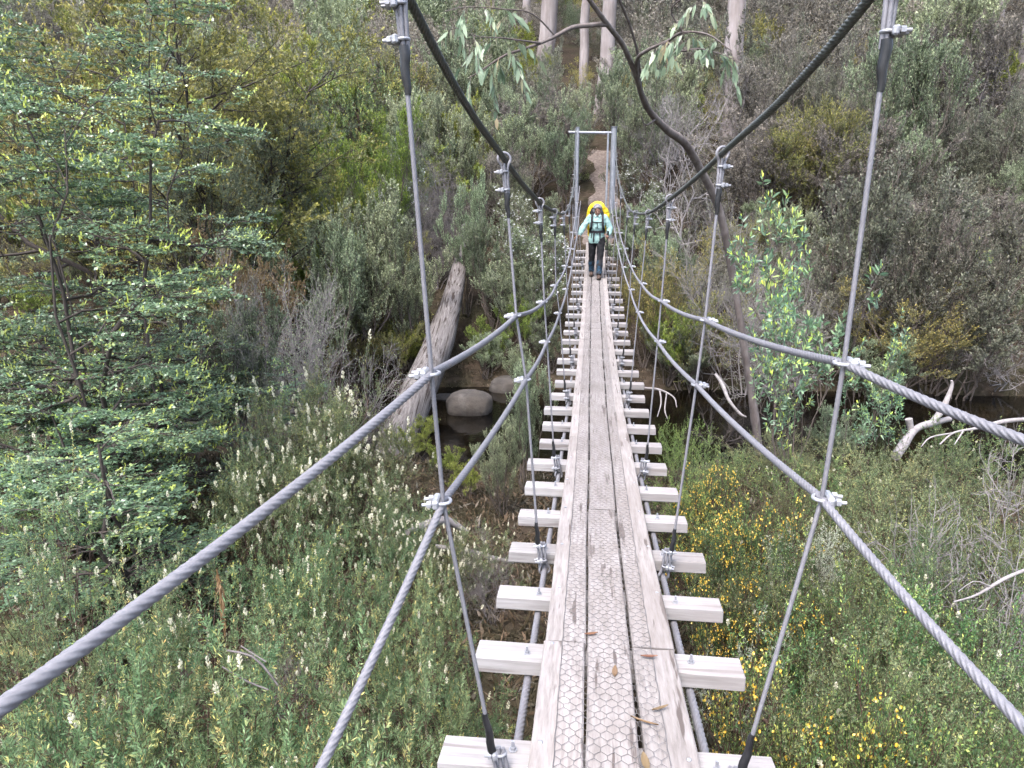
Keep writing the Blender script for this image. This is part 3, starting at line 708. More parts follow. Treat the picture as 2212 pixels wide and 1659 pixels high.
def grow_gum_sapling(kind, seed, h=3.6, ns=4, per=9, L=.15, W=.037, lean=13, n2=8, n3=4):
    rng = np.random.default_rng(seed)
    P, R = stems(rng, ns, h, lean, .016, K=8, base=.12, wig=.035)
    P2, R2 = shoots(rng, P, R, n2, (.4, 1), (48, 12), h * .24, up=.4, curve=.1, wig=.05)
    P3, R3 = shoots(rng, P2, R2, n3, (.2, 1), (42, 12), h * .085, up=.3, curve=.1, wig=.04, K=4)
    s = MB(); s.tubes(P, R, 6); s.tubes(P2, np.maximum(R2, .006), 4); s.tubes(P3, np.maximum(R3, .0035), 3)
    l = MB(); put_leaves(l, rng, P3, per, L, W, (.3, 1.02), .95, -.15, 'up', .25, .8, (.0, .5), .12, True, newshare=.2, Lv=.35)
    top = P3[P3[:, -1, 2] > np.percentile(P3[:, -1, 2], 55)]; put_leaves(l, rng, top, 3, L * .6, W * .6, (.85, 1.03), .5, .5, 'up', .2, .8, (.75, .95), .1, True)
    finish(kind, s, M['bark_twig'], l, M['lf_sap'])
def grow_trunk(kind, seed, h=16, r=.36, fork=True):
    rng = np.random.default_rng(seed)
    K = 22; z = np.linspace(-.6, h, K); wob = np.cumsum(rng.normal(0, .05, (K, 2)), 0)
    P = np.concatenate([wob, z[:, None]], 1)
    R = r * (1 - .55 * np.linspace(0, 1, K)); R[0] *= 1.35; R[1] *= 1.12
    s = MB(); s.tube(P, R, 18)
    A = P[None]; AR = R[None]
    P2, R2 = shoots(rng, A, AR, 9, (.55, 1), (40, 12), h * .3, up=.35, curve=.1, wig=.06, K=7, rr=.45)
    P3, R3 = shoots(rng, P2, R2, 5, (.35, 1), (40, 12), h * .12, up=.2, curve=.05, wig=.06)
    P4, R4 = shoots(rng, P3, R3, 5, (.3, 1), (40, 14), h * .055, up=.05, curve=-.15, wig=.05, K=4)
    s.tubes(P2, np.maximum(R2, .02), 6); s.tubes(P3, np.maximum(R3, .012), 4); s.tubes(P4, np.maximum(R4, .006), 3)
    l = MB(); put_leaves(l, rng, P4, 16, .16, .05, (.2, 1), .8, -.5, 'rand', .3, .8)
    finish(kind, s, M['bark_gum'], l, M['lf_gum'])

for sd_ in (1, 2, 3): grow_heath('heath_flowering', sd_, M['lf_heath'], .05, ns=14, n2=7, n3=5, per=46, flh=.055, flr=.016, tipgain=.5)
for sd_ in (4, 5, 6): grow_heath('heath', sd_, M['lf_heath'], .012, ns=14, n2=7, n3=5, per=46, flh=.055, flr=.016)
for sd_ in (17, 18): grow_heath('heath_tall', sd_, M['lf_heath'], .25, ns=9, h=1.5, n2=5, n3=3, per=46, flh=.06, flr=.017, lean=11, tipgain=.75)
for sd_ in (7, 8): grow_heath('heath_white', sd_, M['lf_heath_grey'], .17, ns=15, n2=7, n3=5, per=36, flh=.075, flr=.020, lean=26)
for sd_ in (9, 10): grow_heath('heath_right', sd_, M['lf_heath_grey'], .012, ns=20, n2=8, n3=6, leafL=.024, leafW=.008, per=24, lean=34, tipgain=.35)
for sd_ in (11, 12): grow_heath('box_bush', sd_, M['lf_box'], .02, ns=16, n2=8, n3=5, leafL=.024, leafW=.011, per=20, lean=34, flr=.016, tipgain=.5)
for sd_ in (13, 14): grow_scrub('pea_bush', sd_, M['lf_box'], 1.0, 11, 26, 8, 5, 4, 12, .022, .009, fl=.34, flsize=.022, fm='fl_yellow', r=.008, stem='bark_red')
for sd_ in (13, 14): grow_scrub('pea_sparse', sd_, M['lf_box'], 1.0, 11, 26, 8, 5, 4, 12, .022, .009, fl=.05, flsize=.021, fm='fl_yellow', r=.008, stem='bark_red')
for sd_ in (15, 16): grow_heath('lime_bush', sd_, M['lf_lime'], 0, ns=10, n2=8, n3=6, leafL=.03, leafW=.006, per=22, lean=20, tipgain=.3, stem='bark_twig')
for sd_ in (17, 18): grow_heath('silver_bush', sd_, M['lf_silver'], 0, ns=6, n2=7, n3=5, leafL=.03, leafW=.006, per=20, lean=14, tipgain=.3, stem='bark_twig')
for sd_ in (20, 21, 22): grow_scrub('grey_scrub', sd_, M['lf_scrub'], 2.6, 8, 18, 8, 5, 6, 10, .05, .023, up=.25, base=(.02, .75), len3=.16, len4=.065)
for sd_ in (23, 24, 25): grow_scrub('tea_tree', sd_, M['lf_tea'], 2.6, 8, 9, 9, 7, 4, 11, .05, .021, up=.55, ang=30, len2=.3, len3=.15, len4=.075, base=(.02, .75))
for sd_ in (26, 27): grow_scrub('tea_tree_white', sd_, M['lf_tea'], 2.6, 7, 9, 9, 6, 4, 14, .042, .016, up=.55, ang=30, len2=.3, len3=.15, len4=.075, fl=.2, flsize=.045)
for sd_ in (28, 29): grow_scrub('dull_scrub', sd_, M['lf_dull'], 2.6, 9, 20, 9, 6, 6, 7, .05, .022, up=.15, base=(.02, .75), len3=.16, len4=.065, stem='dead_dim')
for sd_ in (30, 31): grow_scrub('olive_scrub', sd_, M['lf_olive'], 2.6, 7, 16, 8, 6, 4, 15, .05, .018, up=.2, tipgain=.55)
for sd_ in (32, 33): grow_scrub('bright_scrub', sd_, M['lf_bright'], 2.2, 9, 14, 9, 6, 4, 14, .045, .017, up=.55, ang=30, len2=.32, len3=.15, len4=.075)
for sd_ in (34, 35): grow_scrub('olive_tree', sd_, M['lf_olive'], 8.0, 4, 9, 13, 9, 6, 26, .075, .026, up=.12, ang=58, len2=.33, len3=.15, len4=.06, flat=.35, normal='up', tipgain=.65, r=.10, stem='bark_dark', t2=(.12, 1), lv=.15)
for sd_ in (36, 37): grow_scrub('blue_tree', sd_, M['lf_blue'], 6.5, 4, 10, 12, 9, 6, 22, .07, .026, up=.1, ang=58, len2=.33, len3=.15, len4=.06, flat=.35, normal='up', tipgain=.5, r=.08, stem='bark_dark', t2=(.12, 1), lv=.15)
for sd_ in (38,): grow_scrub('rust_scrub', sd_, M['lf_rust'], 2.6, 4, 14, 12, 8, 5, 16, .05, .02, up=.08, ang=58, len2=.33, len3=.15, len4=.06, flat=.4, normal='up', t2=(.4, 1))
for sd_ in (40, 41): grow_dead('grey_twig_bush', sd_, 'dead', 2.2, 9, 9, 7, 5, 26, leafm=M['lf_tea'], per=2, len2=.42, len3=.22, len4=.11)
for sd_ in (42, 43): grow_dead('bare_bush', sd_, 'dead_dim', 2.0, 8, 8, 6, 4, 25)
for sd_ in (47, 48): grow_dead('bleached_bush', sd_, 'dead', 1.7, 5, 8, 6, 3, 50, 45, -.05, .02, .5, .25, .12, .07, minr=.0032)
for sd_ in (44,): grow_dead('dead_tree', sd_, 'dead', 4.0, 2, 9, 5, 3, 8, 50, .15, .045, .3, .16, .08, .09, minr=.006)
for sd_ in (45, 46): grow_dead('brown_droop', sd_, 'dead_dim', 2.6, 7, 10, 8, 6, 14, 55, -.55, .025, .3, .2, .1, .05, leafm=M['lf_dull'], per=5)
grow_myrtle('myrtle', 50); grow_myrtle('myrtle', 51)
grow_myrtle('young_myrtle', 52, 2.6, 3, 15, 7, 5, 13, .038, .029, .3, .16, .09, 6)
grow_gum_sapling('gum_sapling', 55); grow_gum_sapling('gum_sapling', 56, ns=3)
grow_gum_sapling('wattle', 57, 3.0, 5, 14, .07, .012, 14)
grow_trunk('gum_tree', 60); grow_trunk('gum_tree', 61)

# ---------------------------------------------------------------- plants: setting them out
NAMES = {'heath_tall': 'heath_bush', 'pea_sparse': 'pea_bush', 'heath_flowering': 'heath_bush', 'heath': 'heath_bush', 'heath_white': 'heath_bush', 'heath_right': 'heath_bush', 'box_bush': 'leafy_bush', 'pea_bush': 'pea_bush',
         'lime_bush': 'feathery_bush', 'silver_bush': 'silver_bush', 'grey_scrub': 'scrub_bush', 'tea_tree': 'tea_tree', 'tea_tree_white': 'tea_tree', 'dull_scrub': 'scrub_bush',
         'olive_scrub': 'scrub_bush', 'bright_scrub': 'scrub_bush', 'olive_tree': 'beech_tree', 'blue_tree': 'beech_tree', 'rust_scrub': 'scrub_bush', 'grey_twig_bush': 'twiggy_bush',
         'bare_bush': 'bare_bush', 'bleached_bush': 'bare_bush', 'dead_tree': 'dead_tree', 'brown_droop': 'drooping_bush', 'myrtle': 'beech_tree', 'young_myrtle': 'beech_sapling', 'gum_sapling': 'gum_sapling', 'wattle': 'wattle_bush', 'gum_tree': 'gum_tree'}
CATS = {'heath_bush': 'bush', 'leafy_bush': 'bush', 'pea_bush': 'flowering bush', 'feathery_bush': 'bush', 'silver_bush': 'bush', 'scrub_bush': 'shrub', 'tea_tree': 'shrub', 'beech_tree': 'tree', 'twiggy_bush': 'bush',
        'bare_bush': 'bush', 'dead_tree': 'tree', 'drooping_bush': 'bush', 'beech_sapling': 'sapling', 'gum_sapling': 'sapling', 'wattle_bush': 'bush', 'gum_tree': 'tree'}
TREES = {'beech_tree', 'dead_tree', 'gum_tree', 'beech_sapling', 'gum_sapling'}
PLACED = []           # (x, y, radius) of every plant set so far
count = {}
def plant(kind, x, y, z, h, wd, label, group=None, rz=None, var=None, tilt=(0, 0)):
    vs = PROTO[kind]; k = count.get(kind, 0); count[kind] = k + 1
    lm, sm, fm, (H, Rw) = vs[(k if var is None else var) % len(vs)]
    nm = NAMES[kind]
    e = empty(nm, (x, y, z), RNG.uniform(0, 6.28) if rz is None else rz)
    e.rotation_euler = (tilt[0], tilt[1], e.rotation_euler[2])
    sh = h / H; sw = min(max(wd / (2 * Rw), .62 * sh), 1.7 * sh); e.scale = (sw, sw, h / H)
    tag(e, label, CATS[nm], group)
    if y < 21.5 and x != 0 and z + h > deck_z(y) - .15 and kind != 'gum_tree':      # clear of the deck
        need = .30 + Rw * sw * .96
        if abs(x) < need:
            e.location.x = math.copysign(need, x)
    tree = nm in TREES
    link('trunk' if tree else 'stem', sm, None, e)
    if lm: link('crown' if tree else 'foliage', lm, None, e)
    if fm: link('blossom', fm, None, e)
    PLACED.append((x, y, wd / 2)); return e
def spot(kind, u, vt, Y, wpx, label, group=None, sink=0.0, hmin=.5, **k):
    """a plant whose top shows at survey pixel (u, vt), Y metres along the bridge, wpx survey pixels wide"""
    p_ = at(u, vt, Y); zc = project(p_)[2]; z = ground_z(p_[0], p_[1]) - sink
    h = max(hmin, p_[2] - z) * (RNG.uniform(.86, 1.06) if Y < 6 else 1); return plant(kind, p_[0], p_[1], z, h, wpx / FPX * zc, label, group, **k)

# left of the bridge
spot('myrtle', 130, 60, 6.6, 640, 'tall beech tree with layered sprays of small blue green leaves at the left edge', rz=.6, var=0)
spot('myrtle', -60, -120, 8.2, 420, 'beech tree filling the top left corner behind the nearer beech', rz=2.0, var=1)
spot('young_myrtle', 250, 800, 4.9, 480, 'young beech sapling with a thin upright brown stem below the large left beech', rz=1, var=0)
spot('young_myrtle', 90, 820, 5.6, 420, 'second beech sapling half hidden at the left edge behind heath', rz=3, var=0)
spot('young_myrtle', 620, 790, 7.6, 200, 'small beech sapling with yellowish fronds above the white flowered heath', rz=4, var=0)
spot('olive_tree', 330, -120, 15, 660, 'large olive tree with golden shoot tips on the upper left slope', rz=.3, var=0)
spot('olive_tree', 170, -160, 17, 560, 'olive tree standing behind and left of the largest golden tipped one', rz=1.4, var=1)
spot('olive_tree', 480, 30, 19, 340, 'narrow olive tree right of the largest golden tipped one', rz=2.4, var=1)
spot('blue_tree', 540, 190, 16, 330, 'bluish olive tree with dark limbs left of the bright green shrubs', rz=.3, var=0)
spot('blue_tree', 380, 260, 13.5, 300, 'bluish tree with forked stems behind the right side of the left beech', rz=2, var=1)
spot('rust_scrub', 510, 470, 12.6, 160, 'low bush with rusty orange leaves left of the grey twig bush')
spot('grey_twig_bush', 640, 525, 10.5, 270, 'pale lavender grey twig bush left of the fallen log', var=0)
spot('grey_twig_bush', 520, 590, 9.6, 260, 'grey twig bush with small pale leaves behind the left beech sprays', var=1)
spot('tea_tree', 490, 640, 9.0, 200, 'grey leaved bush in front of the pale grey twig bushes')
spot('bright_scrub', 800, 225, 19, 190, 'tall yellow green shrub left of the first left hanger')
spot('bright_scrub', 690, 330, 18, 190, 'yellow green shrub beside the bluish olive tree')
spot('bright_scrub', 650, 420, 16.5, 150, 'shorter yellow green shrub above the grey twig bush')
spot('box_bush', 770, 110, 25, 130, 'small deep green bush high on the slope left of the main cable')
spot('tea_tree', 760, 400, 15.5, 210, 'broad grey green tea tree above the yellow green bank shrubs', var=0)
spot('tea_tree', 690, 480, 14.5, 170, 'grey green tea tree beside the grey twig bush', var=1)
spot('tea_tree', 880, 480, 15.8, 170, 'dark grey green tea tree crossed by the first left hanger', var=2)
spot('tea_tree_white', 868, 300, 20, 90, 'slender tea tree dotted with white blossom behind the first left hanger')
spot('tea_tree_white', 850, 370, 19, 100, 'tea tree with the thickest white blossom beside the first left hanger')
spot('tea_tree_white', 1100, 400, 19.5, 130, 'tea tree with white blossom behind the second left hanger')
spot('tea_tree_white', 1150, 470, 17.5, 120, 'white blossoming tea tree next to the far end of the left rails')
spot('tea_tree', 1002, 375, 17.8, 70, 'narrow pointed column of green beside the log top', var=0)
spot('tea_tree', 1065, 470, 17.4, 110, 'leafy green tea tree right of the log top', var=1)
spot('tea_tree', 1190, 420, 20, 110, 'tea tree against the left portal post', var=2)
spot('tea_tree', 1100, 560, 16.9, 150, 'tea tree beneath the left rails on the far bank', var=1)
spot('tea_tree', 1160, 600, 16.9, 110, 'tea tree beside the crossbeams on the far bank', var=2)
spot('bright_scrub', 1120, 640, 16.4, 90, 'small green shrub under the left crossbeams by the water')
spot('tea_tree', 1190, 690, 15.9, 90, 'green bush beside the left crossbeam ends at the far waterline', var=0)
spot('bright_scrub', 1060, 690, 16.3, 110, 'yellow green bush on the far bank above the boulder')
spot('brown_droop', 960, 310, 20.5, 150, 'brown drooping bush above the log top')
spot('brown_droop', 940, 420, 19, 120, 'dark drooping bush left of the log top')
spot('olive_scrub', 850, 680, 15.6, 210, 'low olive shrub on the far bank left of the log')
spot('olive_scrub', 760, 720, 15.3, 150, 'olive shrub at the waterline beyond the white flowers')
spot('bright_scrub', 870, 700, 15.8, 120, 'low green shrub leaning against the log on the far bank')
spot('tea_tree', 1050, 720, 15.8, 120, 'dark green shrub overhanging the two river boulders')
spot('tea_tree', 1120, 740, 15.7, 110, 'green shrub over the far boulder below the bridge')
spot('bare_bush', 800, 840, 11.6, 170, 'tangle of grey twigs at the water left of the log')
spot('bare_bush', 760, 900, 9.6, 170, 'grey bare bush between white flowers and log')
spot('heath_white', 690, 790, 7.2, 260, 'heath crowded with cream flower spikes, the tallest of its kind')
spot('heath_white', 620, 870, 6.6, 240, 'heath with many cream spikes below the tallest flowering one')
spot('heath_white', 810, 920, 7.0, 220, 'cream spiked heath beside the lower end of the log')
spot('heath_white', 740, 1000, 6.0, 230, 'cream spiked heath under the upper left rail')
spot('heath_white', 560, 960, 5.6, 230, 'cream spiked heath left of the upper left rail')
spot('heath_white', 880, 1040, 5.6, 180, 'cream spiked heath between the two left rails')
spot('heath_white', 950, 1110, 5.0, 150, 'cream spiked heath just left of the second rail clamp')
spot('heath_white', 1050, 1120, 5.6, 150, 'low cream spiked heath beside the third crossbeam')
spot('tea_tree', 1135, 780, 8.4, 110, 'upright grey green bush touching the left crossbeams over the creek', var=1)
spot('tea_tree', 1085, 900, 7.6, 110, 'smaller upright bush left of the crossbeams at the near bank', var=2)
spot('bright_scrub', 960, 955, 9.0, 130, 'yellow green upright bush before the boulder')
spot('bright_scrub', 1010, 1000, 8.2, 120, 'yellow green bush on the near bank under the lower left rail')
spot('bright_scrub', 890, 900, 9.6, 100, 'green bush growing against the lower end of the log')
spot('bare_bush', 1070, 1150, 5.0, 140, 'bare twig bush in the gap beside the third crossbeam')
NEAR = [(70, 930, 3.7, 230, 'heath_tall', 'tall heath with pale orange shoot tips at the left edge'),
        (20, 1060, 3.2, 220, 'heath_tall', 'heath with white spikes at the left edge under the tall shoots'),
        (190, 1190, 3.1, 300, 'heath_flowering', 'heath with several white spikes above the lowest left rail'),
        (290, 1150, 3.4, 220, 'heath_tall', 'heath with white spikes where the upper left rail crosses'),
        (450, 1050, 4.2, 240, 'heath_tall', 'green needle heath behind the middle of the upper left rail'),
        (620, 1080, 4.6, 280, 'heath_flowering', 'needle heath with scattered spikes right of the upper left rail'),
        (760, 1140, 4.3, 280, 'heath_flowering', 'needle heath with white spikes between the two left rails'),
        (880, 1200, 3.9, 240, 'heath_flowering', 'needle heath with white spikes left of the lower left rail'),
        (610, 1220, 3.2, 260, 'heath_tall', 'broad needle heath in the middle of the lower left thicket'),
        (780, 1320, 3.0, 300, 'heath', 'needle heath beside the lower left rail'),
        (960, 1290, 3.3, 220, 'heath_flowering', 'needle heath between the lower left rail and first hanger'),
        (420, 1330, 2.7, 330, 'heath', 'needle heath below the upper left rail'),
        (240, 1390, 2.4, 330, 'heath', 'needle heath under the thick near end of the left rail'),
        (60, 1430, 2.2, 300, 'heath', 'needle heath in the lower left corner'),
        (600, 1460, 2.3, 330, 'heath', 'needle heath above the bottom edge left of the lower rail'),
        (850, 1470, 2.4, 280, 'heath_flowering', 'needle heath crossed by the bottom of the lower left rail'),
        (1010, 1420, 2.45, 160, 'heath_tall', 'needle heath beside the first left hanger near the deck'),
        (400, 1560, 1.95, 330, 'heath', 'needle heath at the bottom edge of the left thicket'),
        (1080, 1480, 2.0, 200, 'heath', 'needle heath reaching over the nearest left crossbeam')]
for (u, vt, Y, wp, kd, lab) in NEAR: spot(kd, u, vt, Y, wp, lab)
spot('myrtle', 215, 190, 7.8, 340, 'beech tree whose layered sprays reach farthest right beside the olive trees', rz=4.1, var=1)
spot('heath_right', 1700, 925, 9.2, 220, 'grey green heath leaning over the creek right of the leaning trunk')
spot('tea_tree', 1800, 880, 9.4, 120, 'upright bush at the near waterline between two gum saplings', var=2)
spot('box_bush', 2110, 900, 9.3, 200, 'leafy bush at the near waterline right of the forked log')
spot('gum_sapling', 1745, 640, 8.2, 190, 'low leafy gum sapling right beside the leaning trunk', var=0, rz=2)
spot('gum_sapling', 1920, 760, 8.6, 150, 'rightmost gum sapling behind the upper right rail', var=1, rz=5)
# right of the bridge
spot('tea_tree_white', 1385, 330, 24, 120, 'white flecked tea tree behind the right portal post')
spot('tea_tree_white', 1420, 400, 22, 110, 'white flecked tea tree beneath the right main cable')
spot('tea_tree', 1365, 430, 20.5, 110, 'tea tree beside the right rails at the far end', var=0)
spot('tea_tree', 1400, 500, 18.5, 120, 'tea tree below the right main cable on the far bank', var=1)
spot('olive_scrub', 1455, 500, 16.6, 170, 'olive shrub between the second and third right hangers')
spot('olive_scrub', 1400, 600, 16.3, 120, 'olive shrub beside the right crossbeams on the far bank')
spot('bright_scrub', 1450, 640, 15.9, 150, 'rounded green shrub at the water right of the bridge')
spot('olive_scrub', 1540, 600, 15.8, 150, 'olive shrub behind the leaning trunk')
spot('tea_tree', 1500, 700, 15.7, 150, 'dark shrub overhanging the creek right of the bridge', var=2)
spot('grey_twig_bush', 1715, 540, 15.9, 330, 'grey twig bush right of the leaning trunk', var=0)
spot('grey_twig_bush', 1640, 440, 15.5, 170, 'grey twig bush above the gum sapling', var=1)
spot('dead_tree', 1520, 190, 19, 210, 'bleached dead tree with bare twigs behind the leaning trunk')
spot('grey_scrub', 1900, 330, 16.5, 330, 'large dark grey scrub bush behind the nearest right hanger', var=0)
spot('grey_scrub', 2070, 380, 16, 330, 'large grey scrub bush at the right edge of the slope', var=1)
spot('grey_scrub', 1800, 560, 16.2, 200, 'grey green scrub above the creek behind the gum sapling', var=2)
spot('olive_scrub', 1960, 600, 16.0, 260, 'dull olive scrub above the creek on the right', var=0)
spot('grey_scrub', 2110, 590, 15.6, 280, 'grey scrub overhanging the creek at the right edge', var=0)
spot('tea_tree', 1900, 720, 15.4, 220, 'dark green bush hanging over the creek behind the right rail', var=0)
spot('bleached_bush', 2180, 680, 16.2, 300, 'bare grey twigs reaching in from the right edge', var=0)
spot('wattle', 2170, 470, 16.6, 130, 'yellow green wattle with thin leaves at the right edge')
spot('gum_sapling', 1745, 375, 8.6, 250, 'gum sapling with yellow new leaves right of the leaning trunk', var=0, rz=.4)
spot('gum_sapling', 1850, 680, 8.0, 180, 'gum sapling with large leaves behind the upper right rail clamp', var=1, rz=1)
spot('gum_sapling', 1800, 470, 8.3, 190, 'shorter gum sapling between the leaning trunk and first right hanger', var=1, rz=3)
spot('lime_bush', 1475, 900, 8.8, 120, 'light green feathery bush beside the right crossbeams at the creek')
spot('lime_bush', 1470, 1010, 7.2, 140, 'lime feathery bush under the third right crossbeam')
spot('box_bush', 1560, 960, 8.0, 140, 'small leafy bush with reddish tips at the near waterline')
spot('pea_bush', 1585, 1010, 6.6, 130, 'bush covered in yellow pea flowers below the lower right rail')
spot('pea_bush', 1640, 1090, 5.6, 130, 'yellow flowered pea bush next to the largest yellow one')
spot('pea_bush', 1640, 1230, 4.6, 170, 'yellow flowered pea bush right of the second right crossbeam')
spot('pea_sparse', 1800, 1230, 4.3, 150, 'yellow pea bush right of the first right hanger')
spot('pea_bush', 1755, 1465, 2.9, 110, 'narrow yellow pea bush right of the hanger sleeve')
spot('pea_sparse', 2110, 1530, 2.5, 200, 'yellow pea bush in the lower right corner')
spot('pea_sparse', 1960, 1520, 2.7, 160, 'yellow pea bush under the lower right rail')
spot('silver_bush', 1750, 1080, 5.2, 110, 'silvery narrow bush behind the first right hanger')
spot('silver_bush', 1620, 1330, 3.7, 120, 'small silvery bush above the nearest right crossbeam')
RIGHT = [(1880, 960, 7.8, 260, 'heath_right'), (2040, 950, 8.0, 280, 'heath_right'), (1760, 980, 7.6, 180, 'box_bush'), (1940, 1010, 6.6, 300, 'heath_right'), (2130, 1010, 6.4, 260, 'heath_right'),
         (1830, 1080, 5.8, 240, 'heath_right'), (1690, 1010, 6.8, 160, 'heath_right'), (1680, 1130, 5.4, 190, 'box_bush'), (2030, 1120, 5.2, 300, 'heath_right'), (2180, 1150, 4.9, 240, 'heath_right'),
         (1890, 1190, 4.6, 260, 'box_bush'), (1730, 1220, 4.5, 220, 'heath_right'), (2100, 1250, 4.1, 300, 'box_bush'), (1960, 1290, 3.9, 280, 'heath_right'), (1800, 1330, 3.6, 260, 'box_bush'),
         (2180, 1370, 3.3, 260, 'heath_right'), (2040, 1390, 3.2, 280, 'heath_right'), (1890, 1420, 3.1, 260, 'heath_right'), (2120, 1490, 2.7, 240, 'box_bush'), (1960, 1500, 2.75, 220, 'heath_right'), (1820, 1530, 2.75, 200, 'box_bush'),
         (1560, 1190, 5.2, 140, 'heath_right'), (1540, 1090, 6.4, 130, 'lime_bush')]
RLAB = ['grey green heath at the near waterline under the upper right rail', 'grey green heath before the forked grey log', 'leafy bush at the foot of the gum saplings', 'broad heath between the two right rails', 'heath at the right edge below the upper rail',
        'heath right of the lower right rail clamp', 'heath at the base of the leaning trunk', 'glossy leafy bush behind the lower right rail clamp', 'heath in the middle of the right thicket', 'heath behind the bleached twigs at the right edge',
        'glossy leafy bush right of the lower right rail', 'heath between the yellow pea bush and first hanger', 'glossy leafy bush above the lower right corner', 'heath just above the lower right rail', 'glossy leafy bush beside the first right hanger',
        'heath at the right edge where the lower rail leaves the picture', 'heath below the middle of the lower right rail', 'heath below the lower right rail near the pea bush', 'glossy leafy bush in the lower right corner', 'heath at the bottom edge right of the hanger', 'glossy leafy bush beside the narrow yellow pea bush',
        'heath between the right crossbeams and the yellow pea bush', 'lime feathery bush left of the largest yellow pea bush']
for (u, vt, Y, wp, kd), lab in zip(RIGHT, RLAB): spot(kd, u, vt, Y, wp, lab)
spot('bleached_bush', 2200, 920, 5.4, 300, 'bleached bare bush arching in from the right edge', var=0)
spot('bleached_bush', 2160, 1080, 4.6, 300, 'bleached twiggy bush below the upper right rail', var=1)
# tall gums on the slope
for (u, vb, Y, wp, lab) in [(1303, 245, 37, 32, 'pale straight gum trunk directly above the far portal'), (1572, 330, 31.5, 42, 'thickest pale gum trunk right of the leaning tree'), (1180, 165, 40, 36, 'thick pale gum trunk left of the one above the portal'),
                            (1262, 190, 42, 20, 'thin gum trunk between two thicker pale ones'), (1135, 120, 44, 18, 'thin leaning gum trunk at the top left of the main cable gap'), (2135, 170, 33, 30, 'mottled gum trunk at the top right'),
                            (2205, 240, 27, 46, 'grey brown gum trunk cut by the right edge'), (530, 60, 40, 46, 'pale gum trunk at the top behind the olive trees'), (1360, 90, 46, 16, 'slim pale gum trunk behind the leaning tree'), (1010, 90, 47, 20, 'slim gum trunk behind the left main cable')]:
    d = ray(u, vb); t = 5.0
    while t < 90 and CAM[2] + d[2] * t / d[1] > ground_z(CAM[0] + d[0] * t / d[1], t): t += .25
    x = CAM[0] + d[0] * t / d[1]; zc = project((x, t, 3))[2]
    e = plant('gum_tree', x, t, ground_z(x, t) - .3, 17, 6, lab, None)
    r = wp / FPX * zc / 2; e.scale = (r / .34, r / .34, max(1.0, r / .34)); PLACED[-1] = (x, t, r + .2)

p_ = at(1263, 366, 27.6); plant('lime_bush', p_[0], 27.6, ground_z(p_[0], 27.6), .4, .5, 'small yellowish plant on the edge of the track beyond the portal')
# ---- the leaning gum over the bridge
T_ = [(1640, 985, 11.6, 28), (1625, 860, 11.5, 26), (1612, 780, 11.4, 24), (1600, 700, 11.3, 23), (1583, 600, 11.2, 23), (1565, 500, 11.0, 24), (1545, 430, 10.8, 25), (1515, 370, 10.5, 25), (1480, 310, 10.1, 26), (1440, 280, 9.7, 24), (1403, 240, 9.2, 20), (1386, 205, 8.9, 18), (1376, 170, 8.6, 17), (1347, 100, 8.1, 17), (1310, 50, 7.7, 16), (1272, -2, 7.4, 15), (1225, -70, 7.0, 13), (1190, -150, 6.6, 9)]
def px_tube(mb, rows, n=10, step=.05, jit=0.0, thick=1.0):
    P = np.array([at(u, v, Y) for u, v, Y, w_ in rows]); R = np.array([w_ / FPX * project(p_)[2] / 2 for (u, v, Y, w_), p_ in zip(rows, P)])
    Q = resample(P, step); t0 = np.linspace(0, 1, len(P)); L_ = np.concatenate([[0], np.cumsum(np.linalg.norm(np.diff(P, axis=0), axis=1))])
    Lq = np.linspace(0, L_[-1], len(Q)); Rq = np.interp(Lq, L_, R)
    Rq = Rq * thick * (1 + jit * np.array([mnoise.noise(Vector((s_ * 3, 0, 1.7))) for s_ in Lq]))
    mb.tube(Q, Rq, n); return Q, Rq
def branch_meshes(base_u):
    pass
lt0 = at(*T_[0][:3]); gz = ground_z(lt0[0], lt0[1])
lean = empty('gum_tree', (0, 0, 0)); tag(lean, 'brown gum tree with a bent trunk leaning from the right bank over the bridge', 'tree')
mb = MB(); b0_ = at(1640, 985, 11.6); rows = [(1642, 1040, 11.65, 34)] + T_
px_tube(mb, rows, 14, .06, .12, .68)
link('trunk', mb.mesh('trunk', True), M['bark_lean'], lean)
BR_L = [[(1310, 52, 7.7, 11), (1270, 55, 7.6, 10), (1235, 60, 7.5, 9), (1200, 78, 7.4, 8), (1168, 93, 7.3, 7), (1125, 108, 7.2, 6), (1090, 120, 7.1, 5), (1040, 152, 7.0, 3), (1010, 170, 6.9, 2)],
        [(1168, 93, 7.3, 5), (1130, 88, 7.1, 4), (1085, 82, 6.9, 3), (1030, 78, 6.7, 2), (985, 60, 6.6, 2)],
        [(1200, 78, 7.4, 4), (1150, 30, 7.2, 3), (1090, 20, 7.0, 3), (1010, 15, 6.8, 2), (960, 25, 6.7, 2)],
        [(1378, 178, 8.65, 9), (1376, 130, 8.3, 8), (1400, 108, 8.0, 8), (1440, 90, 7.8, 7), (1475, 70, 7.6, 5), (1530, 75, 7.4, 4), (1580, 110, 7.3, 2)],
        [(1440, 90, 7.8, 5), (1470, 110, 7.6, 4), (1510, 105, 7.5, 3), (1560, 118, 7.4, 2), (1600, 135, 7.3, 2)],
        [(1385, 200, 8.9, 7), (1378, 120, 8.4, 6), (1362, 60, 8.1, 6), (1340, 5, 7.8, 6), (1310, -60, 7.4, 5)],
        [(1475, 70, 7.6, 4), (1450, 20, 7.5, 3), (1500, -10, 7.3, 3), (1540, 30, 7.2, 2)],
        [(1420, 255, 9.4, 5), (1395, 270, 9.1, 3), (1385, 250, 9.0, 2)]]
mb = MB(); lmb = MB(); rng = np.random.default_rng(99); tw = []
